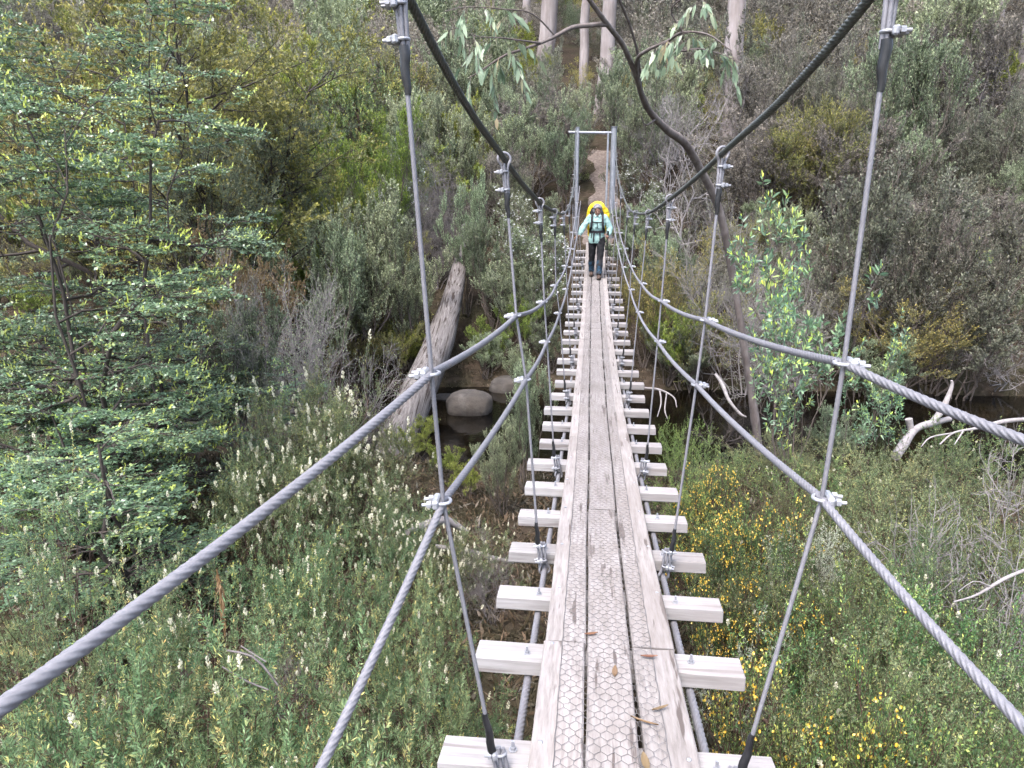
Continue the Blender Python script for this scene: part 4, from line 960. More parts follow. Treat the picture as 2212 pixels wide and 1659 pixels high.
for bi, rows in enumerate(BR_L):
    Q, Rq = px_tube(mb, rows, 8, .04, .1)
    if bi in (5, 7): continue
    n = len(Q)
    for k in range(int(n * .42), n, 2):
        if rng.random() < .6: tw.append(Q[k])
tw = np.array(tw)
tw = tw[~((np.array([project(q)[0] for q in tw]) > 1115) & (np.array([project(q)[0] for q in tw]) < 1395))]
K = 5; d = nrm(rng.normal(0, 1, (len(tw), 3)) * [1, .8, .3] + [0, 0, -.35]); Ls = rng.uniform(.16, .38, len(tw))[:, None, None]; s_ = np.linspace(0, 1, K)[None, :, None]
TP = tw[:, None] + d[:, None] * Ls * s_ - UP * .5 * Ls * s_ * s_
mb.tubes(TP, np.full(TP.shape[:2], .0028) * np.linspace(1, .6, K)[None], 4)
link('branch', mb.mesh('branch', True), M['bark_lean'], lean)
put_leaves(lmb, rng, TP, 8, .125, .037, (.25, 1.02), .55, -.95, 'rand', .1, .9, (.0, .62), .1, True, Lv=.35, tw_rand=.12)
link('crown', lmb.mesh('crown', False, True), M['lf_gum'], lean)
PLACED.append((lt0[0], lt0[1], .4))

# ---- fallen log, boulders, drift wood
mb = MB(); rows = [(1004, 490, 19.8, 16), (999, 530, 19.0, 24), (989, 595, 17.6, 34), (973, 662, 16.5, 47), (948, 740, 15.2, 62), (915, 820, 13.4, 72), (880, 900, 11.9, 76), (850, 975, 10.7, 76), (832, 1035, 9.9, 72), (815, 1080, 9.4, 64)]
P = np.array([at(u, v, Y) for u, v, Y, w_ in rows]); R = np.array([w_ / FPX * project(p_)[2] / 2 for (u, v, Y, w_), p_ in zip(rows, P)])
Q = resample(P, .07); L_ = np.concatenate([[0], np.cumsum(np.linalg.norm(np.diff(P, axis=0), axis=1))]); Rq = np.interp(np.linspace(0, L_[-1], len(Q)), L_, R)
tmp = MB(); tmp.tube(np.zeros((len(Q), 3)) + np.stack([np.zeros(len(Q)), np.zeros(len(Q)), np.linspace(0, L_[-1], len(Q))], 1), Rq, 30)
v0 = tmp.v[0].copy(); ang = np.arctan2(v0[:, 1], v0[:, 0])
disp = np.array([1 + .07 * mnoise.noise(Vector((math.cos(a) * 5, math.sin(a) * 5, z * .45))) + .09 * mnoise.noise(Vector((math.cos(a) * 1.3, math.sin(a) * 1.3, z * .7 + 9))) for a, z in zip(ang, v0[:, 2])])
v0[:, :2] *= disp[:, None]
lo = link('log', None or (lambda: (tmp.v.__setitem__(0, v0), tmp.v.__setitem__(1, v0), tmp.mesh('log', True))[2])(), M['bark_log'])
a_, b_ = P[0], P[-1]; zdir = Vector(P[-1] - P[0]).normalized()
# bend the straight log along its surveyed line
me = lo.data; co_ = np.empty(len(me.vertices) * 3); me.vertices.foreach_get('co', co_); co_ = co_.reshape(-1, 3)
zz = np.clip(co_[:, 2] / L_[-1], 0, 1) * (len(Q) - 1); k0 = np.minimum(zz.astype(int), len(Q) - 2); f_ = (zz - k0)[:, None]
cen = Q[k0] * (1 - f_) + Q[k0 + 1] * f_; T__ = nrm(Q[np.minimum(k0 + 2, len(Q) - 1)] - Q[np.maximum(k0 - 1, 0)]); sx_ = nrm(np.cross(T__, UP)); sy_ = np.cross(sx_, T__)
Mrot = np.array(zdir.to_track_quat('Z', 'Y').to_matrix()); world = cen + sx_ * co_[:, :1] + sy_ * co_[:, 1:2]
local = (world - Q[-1]) @ Mrot; me.vertices.foreach_set('co', local.ravel()); me.update()
lo.matrix_world = Matrix.Translation(Vector(Q[-1])) @ Matrix(Mrot.tolist()).to_4x4()
tag(lo, 'thick grey fibrous fallen log slanting across the creek left of the bridge', 'log')
for p_ in Q[::6]: PLACED.append((p_[0], p_[1], .75))
def boulder(u, v, Y, wpx, hpx, seed, label, dep=.8):
    p_ = at(u, v, Y); zc = project(p_)[2]; sx, sz = wpx / FPX * zc / 2, hpx / FPX * zc / 2
    mb = MB(); mb.ball((0, 0, 0), 1, 40, 26); V = mb.v[0]
    nn = np.array([1 + .16 * mnoise.noise(Vector(q * 1.1) + Vector((seed, 0, 0))) + .05 * mnoise.noise(Vector(q * 3.2) + Vector((seed, 5, 0))) for q in V])
    V = V * nn[:, None]; V = np.sign(V) * np.abs(V) ** .82; mb.v[0] = V * [sx, sx * dep, sz]
    o = link('boulder', mb.mesh('boulder', True), M['rock']); o.location = p_; tag(o, label, 'boulder'); PLACED.append((p_[0], p_[1], sx)); return o
boulder(1013, 876, 13.6, 100, 70, 1.0, 'rounded brown boulder standing in the dark creek right of the log')
boulder(1098, 842, 15.4, 80, 60, 4.0, 'shaded boulder at the far bank behind the lower left rail')
boulder(960, 868, 14.6, 60, 34, 8.0, 'low flat rock between the log and the rounded boulder')
def drift(name, rows_list, mat, label, cat, n=8):
    mb = MB()
    for rows in rows_list: px_tube(mb, rows, n, .05, .25)
    c = np.concatenate(mb.v).mean(0)
    for k in range(len(mb.v)): mb.v[k] = mb.v[k] - c
    o = link(name, mb.mesh(name, True), M[mat]); o.location = c; tag(o, label, cat)
drift('driftwood', [[(1545, 808, 13.6, 6), (1560, 830, 13.4, 8), (1575, 865, 13, 8), (1600, 895, 12.8, 6), (1612, 900, 12.7, 3)]], 'dead', 'curved pale limb dipping into the creek left of the leaning trunk', 'branch')
drift('driftwood', [[(1390, 838, 12.4, 6), (1425, 842, 12.1, 5), (1455, 858, 11.9, 4), (1462, 880, 11.7, 2)], [(1425, 842, 12.1, 4), (1428, 870, 11.8, 3), (1420, 900, 11.6, 2)], [(1440, 850, 12, 3), (1436, 885, 11.7, 3), (1442, 905, 11.6, 2)]], 'dead', 'bleached branch with hanging twigs beside the right crossbeams', 'branch')
drift('log', [[(1935, 985, 8.6, 22), (1975, 930, 9.2, 17), (2010, 915, 9.5, 14), (2050, 905, 9.9, 13)], [(2010, 915, 9.5, 11), (2035, 885, 9.7, 14), (2055, 838, 9.8, 9), (2056, 822, 9.8, 6)], [(1968, 928, 9.2, 14), (1963, 905, 9.2, 16)]], 'dead', 'forked grey log with an upright stub at the right waterline', 'log')
drift('fallen_branch', [[(2230, 905, 6.4, 10), (2170, 910, 6.3, 9), (2110, 925, 6.2, 7), (2060, 935, 6.1, 5), (2030, 960, 6.0, 3)], [(2080, 932, 6.1, 4), (2062, 960, 6, 2)], [(2060, 935, 6.1, 4), (2010, 945, 6.0, 3), (1990, 965, 5.9, 2)]], 'dead', 'thin white branch reaching left from the right edge', 'branch')
drift('fallen_branch', [[(2230, 1225, 4.2, 8), (2170, 1250, 4.1, 7), (2110, 1285, 4, 5), (2060, 1300, 3.9, 3)], [(2140, 1268, 4.05, 4), (2105, 1255, 4, 2), (2070, 1278, 4, 2)]], 'dead', 'white fallen branch lying over the right thicket', 'branch')
drift('fallen_branch', [[(880, 1150, 5.6, 14), (930, 1132, 5.9, 22), (965, 1125, 6.1, 20), (1010, 1150, 6.2, 12)], [(940, 1180, 5.7, 10), (1000, 1190, 5.8, 14), (1060, 1205, 5.9, 14), (1110, 1215, 5.9, 8)]], 'dead', 'weathered grey fallen branch under the left rail clamp', 'branch')
drift('fallen_branch', [[(490, 1405, 2.5, 4), (540, 1415, 2.5, 5), (570, 1440, 2.5, 5), (600, 1480, 2.5, 4)], [(520, 1395, 2.5, 3), (575, 1430, 2.48, 3)], [(480, 1440, 2.5, 3), (530, 1470, 2.5, 4), (580, 1490, 2.5, 3)], [(500, 1480, 2.5, 3), (520, 1520, 2.48, 3)]], 'dead_dim', 'broken pale twigs caught in the lower left heath', 'branch')
drift('fallen_branch', [[(1590, 1500, 3.6, 6), (1650, 1555, 3.3, 7), (1720, 1600, 3.1, 6), (1790, 1640, 2.9, 4)]], 'bark_red', 'thin reddish stick lying on dark ground right of the nearest crossbeam', 'branch')
# a dead brown frond hanging in the heath
rng = np.random.default_rng(3); mb = MB(); P = np.array([at(u, v, 2.95) for u, v in ((468, 1230), (476, 1270), (480, 1320), (486, 1365))]); Q = resample(P, .02)
mb.tube(Q, .004, 6, True, .2); lmb = MB()
put_leaves(mb, rng, Q[None], 160, .05, .005, (.05, 1), .6, -.6, 'rand', .3, .5, (.3, .9)); c = Q.mean(0)
for k in range(len(mb.v)): mb.v[k] = mb.v[k] - c
o = link('dead_frond', mb.mesh('dead_frond', False, True), M['lf_brown']); o.location = c; tag(o, 'rust brown dead frond hanging in the heath under the left rail', 'frond')
mb = MB(); rng = np.random.default_rng(4)
c = at(1552, 945, 12.0); c[2] = WATER + .12
P, R = stems(rng, 14, .5, 60, .02, base=.25); P2, R2 = shoots(rng, P, R, 6, length=.3, wig=.1); mb.tubes(P, R, 5); mb.tubes(P2, R2, 4)
o = link('root_clump', mb.mesh('root_clump', True), M['bark_dark']); o.location = c; tag(o, 'dark clump of roots rising from the creek left of the leaning trunk', 'roots')

# ---- the rest of the scrub: plants set out over the banks and the slope
def side_words(x, y, u, v):
    if y > 34: where = 'high on the slope '
    elif y > 22.5: where = 'on the slope beyond the far portal '
    elif y > 15.2: where = 'on the far bank '
    else: where = 'on the near bank '
    if u < 300: s_ = 'at the far left'
    elif u < 620: s_ = 'behind the left beech'
    elif u < 930: s_ = 'left of the fallen log'
    elif u < 1240: s_ = 'left of the bridge'
    elif u < 1340: s_ = 'above the portal'
    elif u < 1560: s_ = 'right of the portal'
    elif u < 1850: s_ = 'behind the leaning gum'
    else: s_ = 'at the far right'
    return where + s_
KW = {'lime_bush': 'lime feathery bush', 'grey_scrub': 'grey green scrub', 'dull_scrub': 'dull brown scrub', 'tea_tree': 'grey green tea tree', 'tea_tree_white': 'white flecked tea tree', 'olive_scrub': 'olive scrub', 'bright_scrub': 'yellow green scrub',
      'bare_bush': 'bare grey brush', 'brown_droop': 'brown drooping brush', 'grey_twig_bush': 'pale grey twig brush', 'heath': 'needle heath', 'heath_right': 'grey green heath', 'box_bush': 'glossy leafy bush', 'heath_flowering': 'white spiked needle heath', 'blue_tree': 'bluish olive tree', 'olive_tree': 'golden tipped olive tree'}
rng = np.random.default_rng(21)
cands = []
y = -1.0
while y < 74:
    stp = .85 if y < 9 else (1.25 if y < 24 else 1.55 if y < 40 else 2.4)
    xlim = 8 + .95 * max(y, 0) * .9
    x = -xlim
    while x < xlim:
        cands.append((x + rng.uniform(-.45, .45) * stp, y + rng.uniform(-.45, .45) * stp)); x += stp
    y += stp * .9
FILL = []
for (x, y) in sorted(cands, key=lambda c_: c_[1]):
    ys = y - river_shift(x)
    if 9.3 < ys < 15.9 and x > -5.0: continue
    if abs(x) < .95 and y < 23: continue
    if abs(x - .1) < .85 and 21 < y < 31.5: continue
    if y < 1.2 and abs(x) < 2.2: continue
    if .3 < x < 1.25 and y < 3.4: continue
    z = ground_z(x, y); u, v, zc = project((x, y, z + 1.2))
    if zc < .6 or u < -350 or u > 2560 or v > 2300: continue
    dens = (.72 if x < 0 else .95) if y < 9 else .85
    if any((x - a) ** 2 + (y - b) ** 2 < (r * dens) ** 2 for a, b, r in PLACED): continue
    q = rng.random(); nz = mnoise.noise(Vector((x * .16, y * .16, 4)))
    if y < 9.3 or ys < 15.9:
        kd = ('heath_right' if q < .5 else 'box_bush' if q < .8 else 'bare_bush' if q < .93 else 'lime_bush') if x > 0 else ('heath' if q < .5 else 'heath_flowering' if q < .7 else 'bare_bush' if q < .84 else 'heath_right' if q < .93 else 'box_bush')
        h = rng.uniform(.3, .72) * (.75 if abs(x) < 1.6 else 1) * (.45 if ys > 7 and -3.4 < x < 5.5 else 1); wd = h * rng.uniform(.9, 1.25)
        if abs(x) < 1.6: h = min(h, deck_z(y) - .3 - z)
        if h < .3: continue
    else:
        if x < -4 and y < 30:  tab = [('olive_scrub', .3), ('bright_scrub', .14), ('grey_scrub', .16), ('tea_tree', .25), ('dull_scrub', .1), ('bare_bush', .05)]
        elif u < 1240: tab = [('grey_scrub', .2), ('dull_scrub', .32), ('tea_tree', .22), ('bright_scrub', .1), ('brown_droop', .11), ('grey_twig_bush', .05)]
        elif y < 30 and u < 1500: tab = [('tea_tree', .58), ('tea_tree_white', .07), ('grey_scrub', .2), ('olive_scrub', .1), ('grey_twig_bush', .05)]
        else: tab = [('grey_scrub', .30), ('dull_scrub', .32), ('tea_tree', .12), ('olive_scrub', .12), ('bright_scrub', .04), ('bare_bush', .04), ('grey_twig_bush', .06)]
        q = (q * .6 + (nz + .5) * .4) % 1; acc = 0
        for kd, w_ in tab:
            acc += w_
            if q < acc: break
        h = rng.uniform(1.5, 2.5) * (1.0 if y < 22 else 1.55 if y < 36 else 1.9); h *= 1.4 if (y > 23 and rng.random() < .3) else 1; h *= .35 if (y > 30 and 1270 < u < 1345) else .55 if (y > 31 and 1060 < u < 1280) else .4 if (22 < y < 34 and 1500 < u < 1640) else .55 if (y > 25 and u > 2090) else 1; wd = h * rng.uniform(.62, .9)
        if kd.startswith('tea'): wd *= .8; h *= 1.1
        if 15 < ys < 17.5: h *= .7
        if abs(x) < 2.5 and y < 24: h = min(h, deck_z(min(y, 22)) + .9 - z); wd = min(wd, 1.0)
        if h < .4: continue
    FILL.append((kd, x, y, z - .1, h, wd, u, v))
# farthest bushes read as one mass: they become a single piece of scrub cover
far = [f for f in FILL if f[2] > 33.5]; FILL = [f for f in FILL if f[2] <= 33.5]
for (kd, x, y, z, h, wd, u, v) in FILL:
    lab = KW[kd] + ' ' + side_words(x, y, u, v)
    plant(kd, x, y, z, h, wd, lab, 'scrub ' + side_words(x, y, u, v))
print('FILL', len(FILL), 'FAR', len(far), 'ALL', len(PLACED))
def mass(name, items, label, leafset):
    """one mesh of leaf clumps, drawn from the grown bushes, each bush thinned"""
    for kd, mat in leafset.items():
        rows = [f for f in items if f[0] == kd]
        if not rows: continue
        mb = MB(); smb = MB()
        for n_, (k_, x, y, z, h, wd, u, v) in enumerate(rows):
            lm, sm, fm, (H, Rw) = PROTO[kd][n_ % len(PROTO[kd])]
            me_ = lm if lm else sm
            V = np.empty(len(me_.vertices) * 3, np.float32); me_.vertices.foreach_get('co', V); V = V.reshape(-1, 4, 3) if lm else None
            if V is None: continue
            a = me_.attributes['tint'].data; T = np.empty(len(a), np.float32); a.foreach_get('value', T)
            sel = rng.random(len(V)) < .45; V = V[sel].astype(float); T = T[sel]
            c_ = V.mean(1, keepdims=True); V = c_ + (V - c_) * 1.45
            an = rng.uniform(0, 6.28); R_ = np.array([[math.cos(an), -math.sin(an), 0], [math.sin(an), math.cos(an), 0], [0, 0, 1]])
            V = (V * [wd / 2 / Rw, wd / 2 / Rw, h / H]) @ R_.T + [x, y, z]
            mb.add(V.reshape(-1, 3), np.arange(len(V) * 4).reshape(-1, 4), np.clip(T + rng.normal(0, .12), 0, 1))
        if mb.n:
            o = link(name, mb.mesh(name, False, True), mat); tag(o, label % KW[kd], 'scrub', 'scrub mass at the top of the slope', 'stuff')
mass('undergrowth', far, 'mass of %s covering the top of the slope', {'grey_scrub': M['lf_scrub'], 'dull_scrub': M['lf_dull'], 'tea_tree': M['lf_tea'], 'olive_scrub': M['lf_olive'], 'bright_scrub': M['lf_bright'], 'tea_tree_white': M['lf_tea'], 'brown_droop': M['lf_dull'], 'grey_twig_bush': M['lf_tea']})

# ---- low ground cover: leaf litter, seedlings and sticks
def cover():
    rng = np.random.default_rng(31); n = 46000
    y = np.concatenate([rng.uniform(.3, 9.6, n // 2), rng.uniform(15.3, 34, n // 2)]); x = rng.uniform(-1, 1, n) * (4 + .8 * y)
    keep = ~((np.abs(x - .1) < .6) & (y > 21)); x, y = x[keep], y[keep]
    z = np.array([ground_z(a, b) for a, b in zip(x, y)])
    B = np.repeat(np.stack([x, y, z], 1), 5, 0); m = len(B)
    d = nrm(rng.normal(0, 1, (m, 3)) * [1, 1, .5] + [0, 0, .8])
    mb = MB(); mb.leaves(B + rng.normal(0, .05, (m, 3)) * [1, 1, .2], d, rv(rng, (m,)), rng.uniform(.05, .16, m), rng.uniform(.01, .03, m), rng.uniform(0, 1, m))
    o = link('ground_cover', mb.mesh('ground_cover', False, True), M['lf_ground']); tag(o, 'low tufts and leaf litter covering the creek banks', 'ground cover', kind='stuff')
cover()
# ---------------------------------------------------------------- the walker
def solid(name, build, mat, parent, voxel=.008, smooth=4, lump=0.0, lsize=.1):
    mb = MB(); build(mb); o = link(name, mb.mesh(name, True), mat, parent)
    r = o.modifiers.new('join', 'REMESH'); r.mode = 'VOXEL'; r.voxel_size = voxel; r.use_smooth_shade = True
    s = o.modifiers.new('soft', 'SMOOTH'); s.iterations = smooth; s.factor = .5
    if lump:
        t_ = bpy.data.textures.new(name + '_folds', 'CLOUDS'); t_.noise_scale = lsize; t_.noise_depth = 2
        d_ = o.modifiers.new('folds', 'DISPLACE'); d_.texture = t_; d_.strength = lump; d_.texture_coords = 'LOCAL'; d_.mid_level = .5
    return o
def oval(mb, rows, n=24, p=2.0, smooth=True):
    """closed loft through rows (x, y, z, half width, half depth) with super-elliptic sections, capped"""
    A = np.array(rows, float)
    if smooth and len(A) > 2: A = np.concatenate([resample5(A)], 0)
    th = np.linspace(0, 2 * np.pi, n, endpoint=False); c, s = np.cos(th), np.sin(th)
    cx = np.sign(c) * np.abs(c) ** (2 / p); sy = np.sign(s) * np.abs(s) ** (2 / p)
    V = np.stack([A[:, :1] + A[:, 3:4] * cx, A[:, 1:2] + A[:, 4:5] * sy, np.repeat(A[:, 2:3], n, 1)], -1); K = len(A)
    q = [[k * n + j, k * n + (j + 1) % n, (k + 1) * n + (j + 1) % n, (k + 1) * n + j] for k in range(K - 1) for j in range(n)]
    V = V.reshape(-1, 3); V = np.vstack([V, A[0, :3], A[-1, :3]]); e = K * n
    q += [[e, (j + 1) % n, j, j] for j in range(n)] + [[e + 1, (K - 1) * n + j, (K - 1) * n + (j + 1) % n, (K - 1) * n + (j + 1) % n] for j in range(n)]
    mb.add(V, q)
def resample5(A):
    Q = np.vstack([2 * A[0] - A[1], A, 2 * A[-1] - A[-2]]); out = []
    for i in range(1, len(Q) - 2):
        for t in np.linspace(0, 1, 5, endpoint=False):
            p0, p1, p2, p3 = Q[i - 1], Q[i], Q[i + 1], Q[i + 2]
            out.append(.5 * (2 * p1 + (p2 - p0) * t + (2 * p0 - 5 * p1 + 4 * p2 - p3) * t * t + (3 * p1 - p0 - 3 * p2 + p3) * t ** 3))
    out.append(A[-1]); out = np.array(out); out[:, 3:] = np.maximum(out[:, 3:], .004); return out
def limb(mb, pts, rad, n=16):
    P = np.array(pts, float); Q = resample(P, .02); L1 = np.concatenate([[0], np.cumsum(np.linalg.norm(np.diff(P, axis=0), axis=1))])
    R = np.interp(np.linspace(0, L1[-1], len(Q)), L1, rad); mb.tube(Q, R, n); mb.ball(Q[0], R[0], 14, 9); mb.ball(Q[-1], R[-1], 14, 9)
PM = lambda n_, c, r=.8, b=.0: surf_mat(n_, [(.3, tuple(np.array(c) * .82)), (.7, tuple(c))], nscale=9, rough=r, bump=b, bdist=.01, spec=.3, k=.54)
mk = {'skin': PM('skin', (.40, .23, .165), .55), 'hair': surf_mat('grey_hair', [(.3, (.10, .095, .10)), (.7, (.34, .33, .35))], (1, 1, .2), 60, 4, .6, bump=.6, bdist=.01, k=.54),
      'shirt': surf_mat('mint_shirt', [(.3, (.34, .58, .56)), (.7, (.50, .72, .69))], nscale=7, detail=4, rough=.85, bump=.6, bdist=.03, spec=.2, k=.54), 'black': PM('black_cloth', (.014, .014, .018), .85, .2),
      'gaiter': surf_mat('blue_gaiter', [(.47, (.012, .013, .018)), (.56, (.018, .07, .13))], nscale=10, rough=.8, bump=.2, k=.54), 'boot': PM('brown_boot', (.10, .065, .05), .7, .3), 'sole': PM('dark_sole', (.02, .018, .017), .9),
      'yellow': surf_mat('yellow_cover', [(.3, (.70, .50, .008)), (.7, (.90, .68, .015))], nscale=6, detail=3, rough=.5, bump=.7, bdist=.04, spec=.4, k=.54), 'strap': PM('black_strap', (.012, .013, .018), .7), 'eye': PM('eye', (.03, .02, .015), .3), 'lips': PM('lips', (.34, .13, .11), .5), 'pole': PM('dark_pole', (.035, .035, .04), .4)}
WY = 17.42; WS = 1.05; wx = at(1287, 590, WY)[0]; SL = 2 * .00703 * WY - .1306
W0 = np.array([wx, WY, deck_z(WY)])
man = empty('person', W0); man.scale = (WS,) * 3; tag(man, 'grey haired hiker in mint shirt and black trousers walking along the bridge deck', 'person')
hc, hs_ = math.cos(math.radians(20)), math.sin(math.radians(20)); HR = np.array([[1, 0, 0], [0, hc, -hs_], [0, hs_, hc]]); HC = np.array([0., -.045, 1.50])
def headpt(p): return HR @ np.array(p, float) + HC
AL = [(-.165, .01, 1.335), (-.27, -.01, 1.19), (-.325, -.04, 1.09), (-.37, -.10, 1.00), (-.405, -.15, .935)]
AR_ = [(.165, .01, 1.335), (.25, .02, 1.20), (.285, .01, 1.08), (.27, -.08, 1.005), (.245, -.165, .955)]
LEGS = [((-.09, .03, .86), (-.095, .04, .66), (-.10, .06, .46), (-.105, .13, .26), (-.10, .17, .09 + SL * .17)), ((.09, .0, .86), (.09, -.07, .66), (.085, -.115, .46), (.075, -.16, .26), (.07, -.19, .09 + SL * -.19))]
def fingers(mb, base, fwd, side, nrm_, curl, ln=1.0):
    fwd, side, nn = nrm(np.array(fwd)), nrm(np.array(side)), nrm(np.array(nrm_))
    base = np.array(base)
    for t in np.linspace(0, 1, 6): mb.ball(base + fwd * .085 * t, 1, 12, 8, tuple([.02 + .006 * t] * 3))
    for k in (-1, -.33, .33, 1):
        for t in np.linspace(.1, 1, 5): mb.ball(base + fwd * .085 * t + side * .028 * k * (.6 + .4 * t), .0135, 10, 7)
    for k, L_ in zip((-1, -.33, .33, 1), (.058, .072, .077, .068)):
        p = base + fwd * .085 + side * .029 * k; pts = [p]; a = 0
        for sgm in (.42, .33, .25):
            a += curl; dd = fwd * math.cos(a) - nn * math.sin(a) + side * .12 * k * (1 - min(1, curl)); pts.append(pts[-1] + nrm(dd) * L_ * sgm * ln)
        limb(mb, pts, [.0098, .0092, .0086, .0075], 10)
    p = base + fwd * .03 + side * .026; limb(mb, [p, p + side * .025 + fwd * .02 - nn * .008, p + side * .036 + fwd * .046 - nn * .018 * (1 + curl), p + side * .034 + fwd * .068 - nn * .03 * (1 + curl)], [.0125, .0115, .0102, .0085], 10)
HANDL_F = (-.62, -.42, -.30); HANDR = np.array((.243, -.175, .945))
def body(mb):
    oval(mb, [(0, .02, .80, .15, .10), (0, .02, .90, .16, .112), (0, .01, 1.03, .138, .10), (0, .0, 1.18, .15, .11), (0, .01, 1.30, .165, .10), (0, .015, 1.37, .12, .075), (0, .0, 1.41, .056, .055), (0, -.02, 1.47, .05, .055)])
    hd = [(-.118, .012, .018, .02), (-.11, -.038, .036, .03), (-.09, -.03, .052, .055), (-.05, -.012, .066, .078), (0, -.002, .074, .092), (.04, .006, .076, .097), (.075, .008, .068, .088), (.098, .01, .045, .06), (.108, .01, .014, .02)]
    tmp = MB(); oval(tmp, [(0, y_, z_, a, b) for z_, y_, a, b in hd][:], 26)
    mb.add(tmp.v[0] @ HR.T + HC, tmp.f[0])
    for p_, r_ in (((0, -.098, -.004), .012), ((0, -.108, -.018), .0125), ((0, -.112, -.028), .014), ((-.01, -.1, -.032), .009), ((.01, -.1, -.032), .009), ((0, -.092, -.09), .018)): mb.ball(headpt(p_), r_, 10, 7)
    for sx in (-1, 1):
        mb.ball(headpt((sx * .078, .01, -.01)), 1, 10, 8, (.01, .02, .032)); mb.ball(headpt((sx * .03, -.082, .018)), 1, 10, 7, (.022, .012, .008)); mb.ball(headpt((sx * .045, -.07, -.04)), .02, 10, 7)
    limb(mb, AL, [.052, .046, .04, .036, .026]); limb(mb, AR_, [.052, .046, .04, .036, .026])
    fingers(mb, AL[-1], HANDL_F, (.1, -.75, .6), (-.3, .35, .8), .22)
    fingers(mb, AR_[-1], (-.1, -.75, -.35), (-.25, -.3, .9), (.95, -.2, .2), 1.05, .95)
    for lg in LEGS:
        limb(mb, lg, [.085, .074, .055, .052, .036])
        a = np.array(lg[-1]); limb(mb, [a + [0, .03, -.045], a + [0, -.06, -.05], a + [0, -.15, -.062]], [.036, .036, .026])
solid('body', body, mk['skin'], man, .0048, 3)
def shirt(mb):
    oval(mb, [(0, .02, .765, .178, .130), (0, .02, .84, .185, .135), (0, .015, .98, .172, .125), (0, .01, 1.04, .160, .122), (0, .0, 1.12, .172, .130), (0, -.0, 1.22, .18, .134), (0, .01, 1.31, .182, .115), (0, .015, 1.375, .135, .085), (0, .012, 1.405, .07, .066)], 28, 2.3)
    limb(mb, AL[:-1] + [tuple(np.array(AL[-1]) - np.array([-.02, -.02, -.02]))], [.07, .068, .069, .062, .04]); limb(mb, AR_[:-1] + [(.25, -.145, .965)], [.07, .068, .07, .062, .04])
solid('shirt', shirt, mk['shirt'], man, .008, 3, .035, .09)
mb = MB()
for sx in (-1, 1):
    V = [[sx * .012, -.078, 1.395], [sx * .07, -.05, 1.435], [sx * .085, -.085, 1.385], [sx * .035, -.125, 1.345]]
    mb.add(np.array(V + [[a, b + .006, c - .004] for a, b, c in V]), [[0, 1, 2, 3], [7, 6, 5, 4], [0, 4, 5, 1], [1, 5, 6, 2], [2, 6, 7, 3], [3, 7, 4, 0]])
mb.tube([[.07 * math.cos(t), .012 + .07 * math.sin(t), 1.415 + .015 * math.sin(t)] for t in np.linspace(-.3, math.pi + .3, 14)], .012, 8)
link('collar', mb.mesh('collar', False), mk['shirt'], man)
def trousers(mb):
    oval(mb, [(0, .02, .74, .165, .115), (0, .02, .82, .172, .12), (0, .02, .92, .165, .118), (0, .015, 1.0, .15, .11)], 24)
    for lg in LEGS:
        e = np.array(lg[2]) * .35 + np.array(lg[3]) * .65; limb(mb, [lg[0], lg[1], lg[2], tuple(e)], [.102, .09, .073, .066])
solid('trousers', trousers, mk['black'], man, .009, 4, .025, .09)
for lg in LEGS:
    a, b, c = np.array(lg[2]), np.array(lg[3]), np.array(lg[4]); k = a * .4 + b * .6
    mb = MB(); mb.tube(resample([a * .62 + b * .38, k, b, b * .45 + c * .55, c * .93 + b * .07 + [0, -.012, -.0]], .02), np.interp(np.linspace(0, 1, len(resample([a * .62 + b * .38, k, b, b * .45 + c * .55, c * .93 + b * .07 + [0, -.012, 0.]], .02))), [0, .3, .7, 1], [.071, .078, .062, .063]), 18)
    link('gaiter', mb.mesh('gaiter', True), mk['gaiter'], man)
    def bt(mb2, c=c): limb(mb2, [c + [0, .012, .05], c + [0, .01, -.01]], [.05, .05]); limb(mb2, [c + [0, .035, -.045], c + [0, -.05, -.042], c + [0, -.14, -.055], c + [0, -.165, -.06]], [.046, .048, .042, .032])
    b_o = solid('boot', bt, mk['boot'], man, .007, 3)
    mb = MB(); pts = [(-.168, .026), (-.15, .044), (-.09, .052), (-.02, .044), (.05, .044), (.078, .03)]
    ys_ = np.array([p_[0] for p_ in pts]); hw = np.array([p_[1] for p_ in pts]); V = []
    for z_ in (-.0885, -.062):
        V += [[c[0] + w_, c[1] + y_, c[2] + z_ + SL * y_] for y_, w_ in zip(ys_, hw)] + [[c[0] - w_, c[1] + y_, c[2] + z_ + SL * y_] for y_, w_ in zip(ys_[::-1], hw[::-1])]
    n_ = 12; q = [[j, (j + 1) % n_, n_ + (j + 1) % n_, n_ + j] for j in range(n_)] + [[o_ + k, o_ + k + 1, o_ + n_ - 2 - k, o_ + n_ - 1 - k] for o_ in (0, n_) for k in range(5)]
    mb.add(np.array(V), q); link('sole', mb.mesh('sole'), mk['sole'], b_o)
def hair(mb):
    for p_, a in (((0, .022, .035), (.100, .104, .098)), ((0, .035, -.01), (.09, .085, .085)), ((-.066, .02, -.03), (.042, .062, .07)), ((.066, .02, -.03), (.042, .062, .07)), ((0, .055, -.06), (.07, .05, .05)), ((0, -.04, .085), (.058, .05, .03)), ((-.045, -.055, .07), (.03, .035, .028)), ((.045, -.055, .07), (.03, .035, .028))):
        t = MB(); t.ball((0, 0, 0), 1, 18, 12, a); mb.add((t.v[0] + np.array(p_)) @ HR.T + HC, t.f[0])
solid('hair', hair, mk['hair'], man, .006, 3, .03, .05)
for sx in (-1, 1):
    mb = MB(); mb.ball(headpt((sx * .031, -.0865, .004)), 1, 12, 8, (.0125, .008, .0065)); link('eye', mb.mesh('eye', True), mk['eye'], man)
